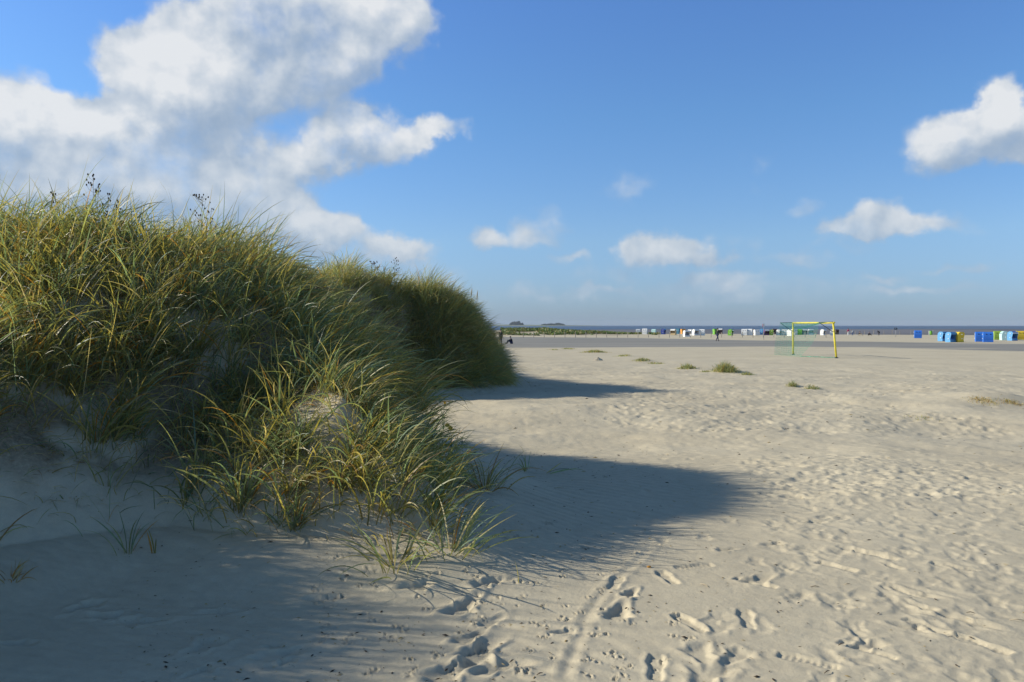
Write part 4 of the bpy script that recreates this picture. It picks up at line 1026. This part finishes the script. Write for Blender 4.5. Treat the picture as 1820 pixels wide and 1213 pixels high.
    f.add([tuple(hc+fw*.085+Vector((-.014,0,-.02))), tuple(hc+fw*.085+Vector((.014,0,-.02))), tuple(hc+fw*.118+Vector((0,0,-.022))), tuple(hc+fw*.085+Vector((0,0,.02)))], [(0,1,2),(0,2,3),(1,3,2)])
    f.build('nose', M_SKIN, root)
    for sx in (-1, 1):
        MB().ball(hc+Vector((sx*.082,0,-.005)), (.012,.022,.030), 6, 5).build('ear', M_SKIN, root)
        MB().ball(hc+fw*.083+Vector((sx*.030,0,.012)), (.011,.008,.007), 6, 4).build('eye', M_HAIR, root)
    MB().ball(hc+fw*.086+Vector((0,0,-.045)), (.022,.008,.006), 8, 5).build('mouth', MCL['magenta'], root)
    for s_ in 'LR':
        a, t = J['an'+s_], J['to'+s_]; MB().ball((a*.35+t*.65)+Vector((0,0,.005)), (.048,.125,.042), 8, 6).build('shoe', MCL['black'], root)
    return root
person(1275, 112, 120, 'walk', 'black', 'navy', M_HAIR, 'person in dark clothes walking across the grey sand in front of the baskets', 1.05)
person(890, 96, 150, 'stand', 'black', 'black', M_HAIR, 'dark dressed person standing half hidden behind the far end of the dune')
person(909, 96, -70, 'sit', 'black', 'navy', M_HAIR, 'person in black sitting on the sand beyond the end of the dune')
person(1507.5, 175, 200, 'stand', 'magenta', 'white', M_HAIR, 'person in a magenta top and white trousers on the sand bank', .95)
person(1515, 175, -60, 'bend', 'white', 'jeans', M_FAIR, 'person in a white top and blue jeans bending beside the magenta one')
person(1527, 176, 60, 'sit', 'black', 'beige', M_HAIR, 'person in dark top and light trousers crouching between two pale posts', 1.1)
person(1544, 177, 90, 'sit', 'black', 'black', M_HAIR, 'low dark figure sitting on the sand bank, middle one of the dark figures', .95)
person(1562, 176, -60, 'bend', 'black', 'black', M_HAIR, 'person in black bending down, rightmost of the dark figures', .85)

# ------------------------------------------------------------------ small things on the sand
M_TWIG = mat('twig', (.13,.09,.05), .85); M_SHELL = mat('orange_shell', (.70,.33,.05), .4); M_DRIFT = mat('driftwood', (.52,.45,.33), .85, var=.3)
def twig(px, py, L, a, label, m=None):
    x, y, z = at(px, py); o = MB().tube([(-L/2*cos(a),-L/2*sin(a),.004),(0,0,.010),(L/2*cos(a+.15),L/2*sin(a+.15),.005)], [.0015,.003,.0012], 5).build('twig', m or M_TWIG, None, True, (x, y, z+.001))
    tag(o, label, 'twig', 'stalks and twigs lying on the near sand')
twig(1452,1048,.06,0,'short brown twig lying level left of the straw bit', M_TWIG)
twig(1510,1043,.045,.1,'yellowish straw bit right of the short brown twig', M_REED)
twig(1255,1045,.08,2.0,'pale stalk leaning over the ripples right of the shoe prints', M_REED)
twig(1815,1108,.09,2.9,'straw stalk at the right edge of the near sand', M_REED)
twig(1500,1152,.05,.5,'dark twig beside the scooped footprint at bottom right')
twig(1475,1202,.05,.6,'small twig at the bottom edge right of the middle')
twig(1730,1095,.05,3.0,'dark sliver of stalk among the trodden prints at lower right')
twig(960,1206,.04,.6,'dark twig at the bottom edge beside the drag furrow')
twig(992,870,.16,.4,'long pale stalk lying in the dune shadow', M_REED)
x, y, z = at(1155,1012); o = MB().ball((0,0,.006), (.016,.009,.008), 10, 6).build('shell', M_SHELL, None, True, (x, y, z)); tag(o, 'tiny orange shell on the sand at the top of the furrow', 'shell')
x, y, z = at(1063,641)
m = MB(); rr = random.Random(9); 
ring = [[(cos(2*pi*k/9)*w_*(1+rr.uniform(-.2,.2)), sin(2*pi*k/9)*w_*.5, h_) for k in range(9)] for w_, h_ in ((.34,-.05),(.26,.06),(.12,.13),(.03,.2))]
vs = [v for q in ring for v in q]; fs = [(i*9+k, i*9+(k+1) % 9, (i+1)*9+(k+1) % 9, (i+1)*9+k) for i in range(3) for k in range(9)]+[tuple(27+k for k in range(9))]
o = m.add(vs, fs).build('driftwood', M_DRIFT, None, False, (x, y, z)); tag(o, 'pointed pale lump of driftwood alone on the sand behind the dune shadow', 'driftwood')
def debris():
    r = np.random.default_rng(77); n = 5200
    y = 3.6+30*r.random(n)**1.7; x = r.uniform(-.5, .68, n)*y
    s = toe_dist(x, y); k = (s < 0) & ((r.random(n) < .35) | (s > -2.5)); x, y = x[k], y[k]; n = len(x); z = terrain(x, y)+.004
    L = r.uniform(.005, .026, n)*r.uniform(.4, 1.2, n)*np.clip(y/7, .8, 2.5); a = r.uniform(0, 2*pi, n); w = L*r.uniform(.12, .4, n)
    c, s_ = np.cos(a), np.sin(a)
    P = lambda u, v, h: np.stack([x+u*L*c-v*w*s_, y+u*L*s_+v*w*c, z+h], -1)
    co = np.stack([P(-1,0,0), P(0,-1,0), P(1,0,0), P(0,1,0), P(0,0,w*.8)], 1).reshape(-1, 3)
    b = (np.arange(n)*5)[:, None]; t = np.concatenate([b+np.array(q) for q in ([[0,1,4]],[[1,2,4]],[[2,3,4]],[[3,0,4]])], 0)
    base = np.where(r.random((n, 1)) < .6, np.array([[.07,.05,.035]]), np.array([[.40,.32,.18]]))
    o = npmesh('beach_debris', co, t, M_BLADE, False, np.repeat(base, 5, 0)); tag(o, 'scattered dark plant crumbs and straw bits on the sand', 'debris', kind='stuff')
debris()

# ------------------------------------------------------------------ air
def haze():
    x0, x1, y0, y1, z0, z1 = -9000, 9000, -300, 12000, -5, 60
    o = MB().box(x0, y0, z0, x1, y1, z1).build('haze', None)
    m = bpy.data.materials.new('haze'); m.use_nodes = True; nt = m.node_tree; nt.nodes.clear()
    v = nt.nodes.new('ShaderNodeVolumePrincipled'); v.inputs['Color'].default_value = (.72,.82,.95,1); v.inputs['Density'].default_value = .00005
    out = nt.nodes.new('ShaderNodeOutputMaterial'); nt.links.new(v.outputs[0], out.inputs['Volume'])
    o.data.materials.append(m); tag(o, 'thin bluish sea air', kind='stuff')
haze()
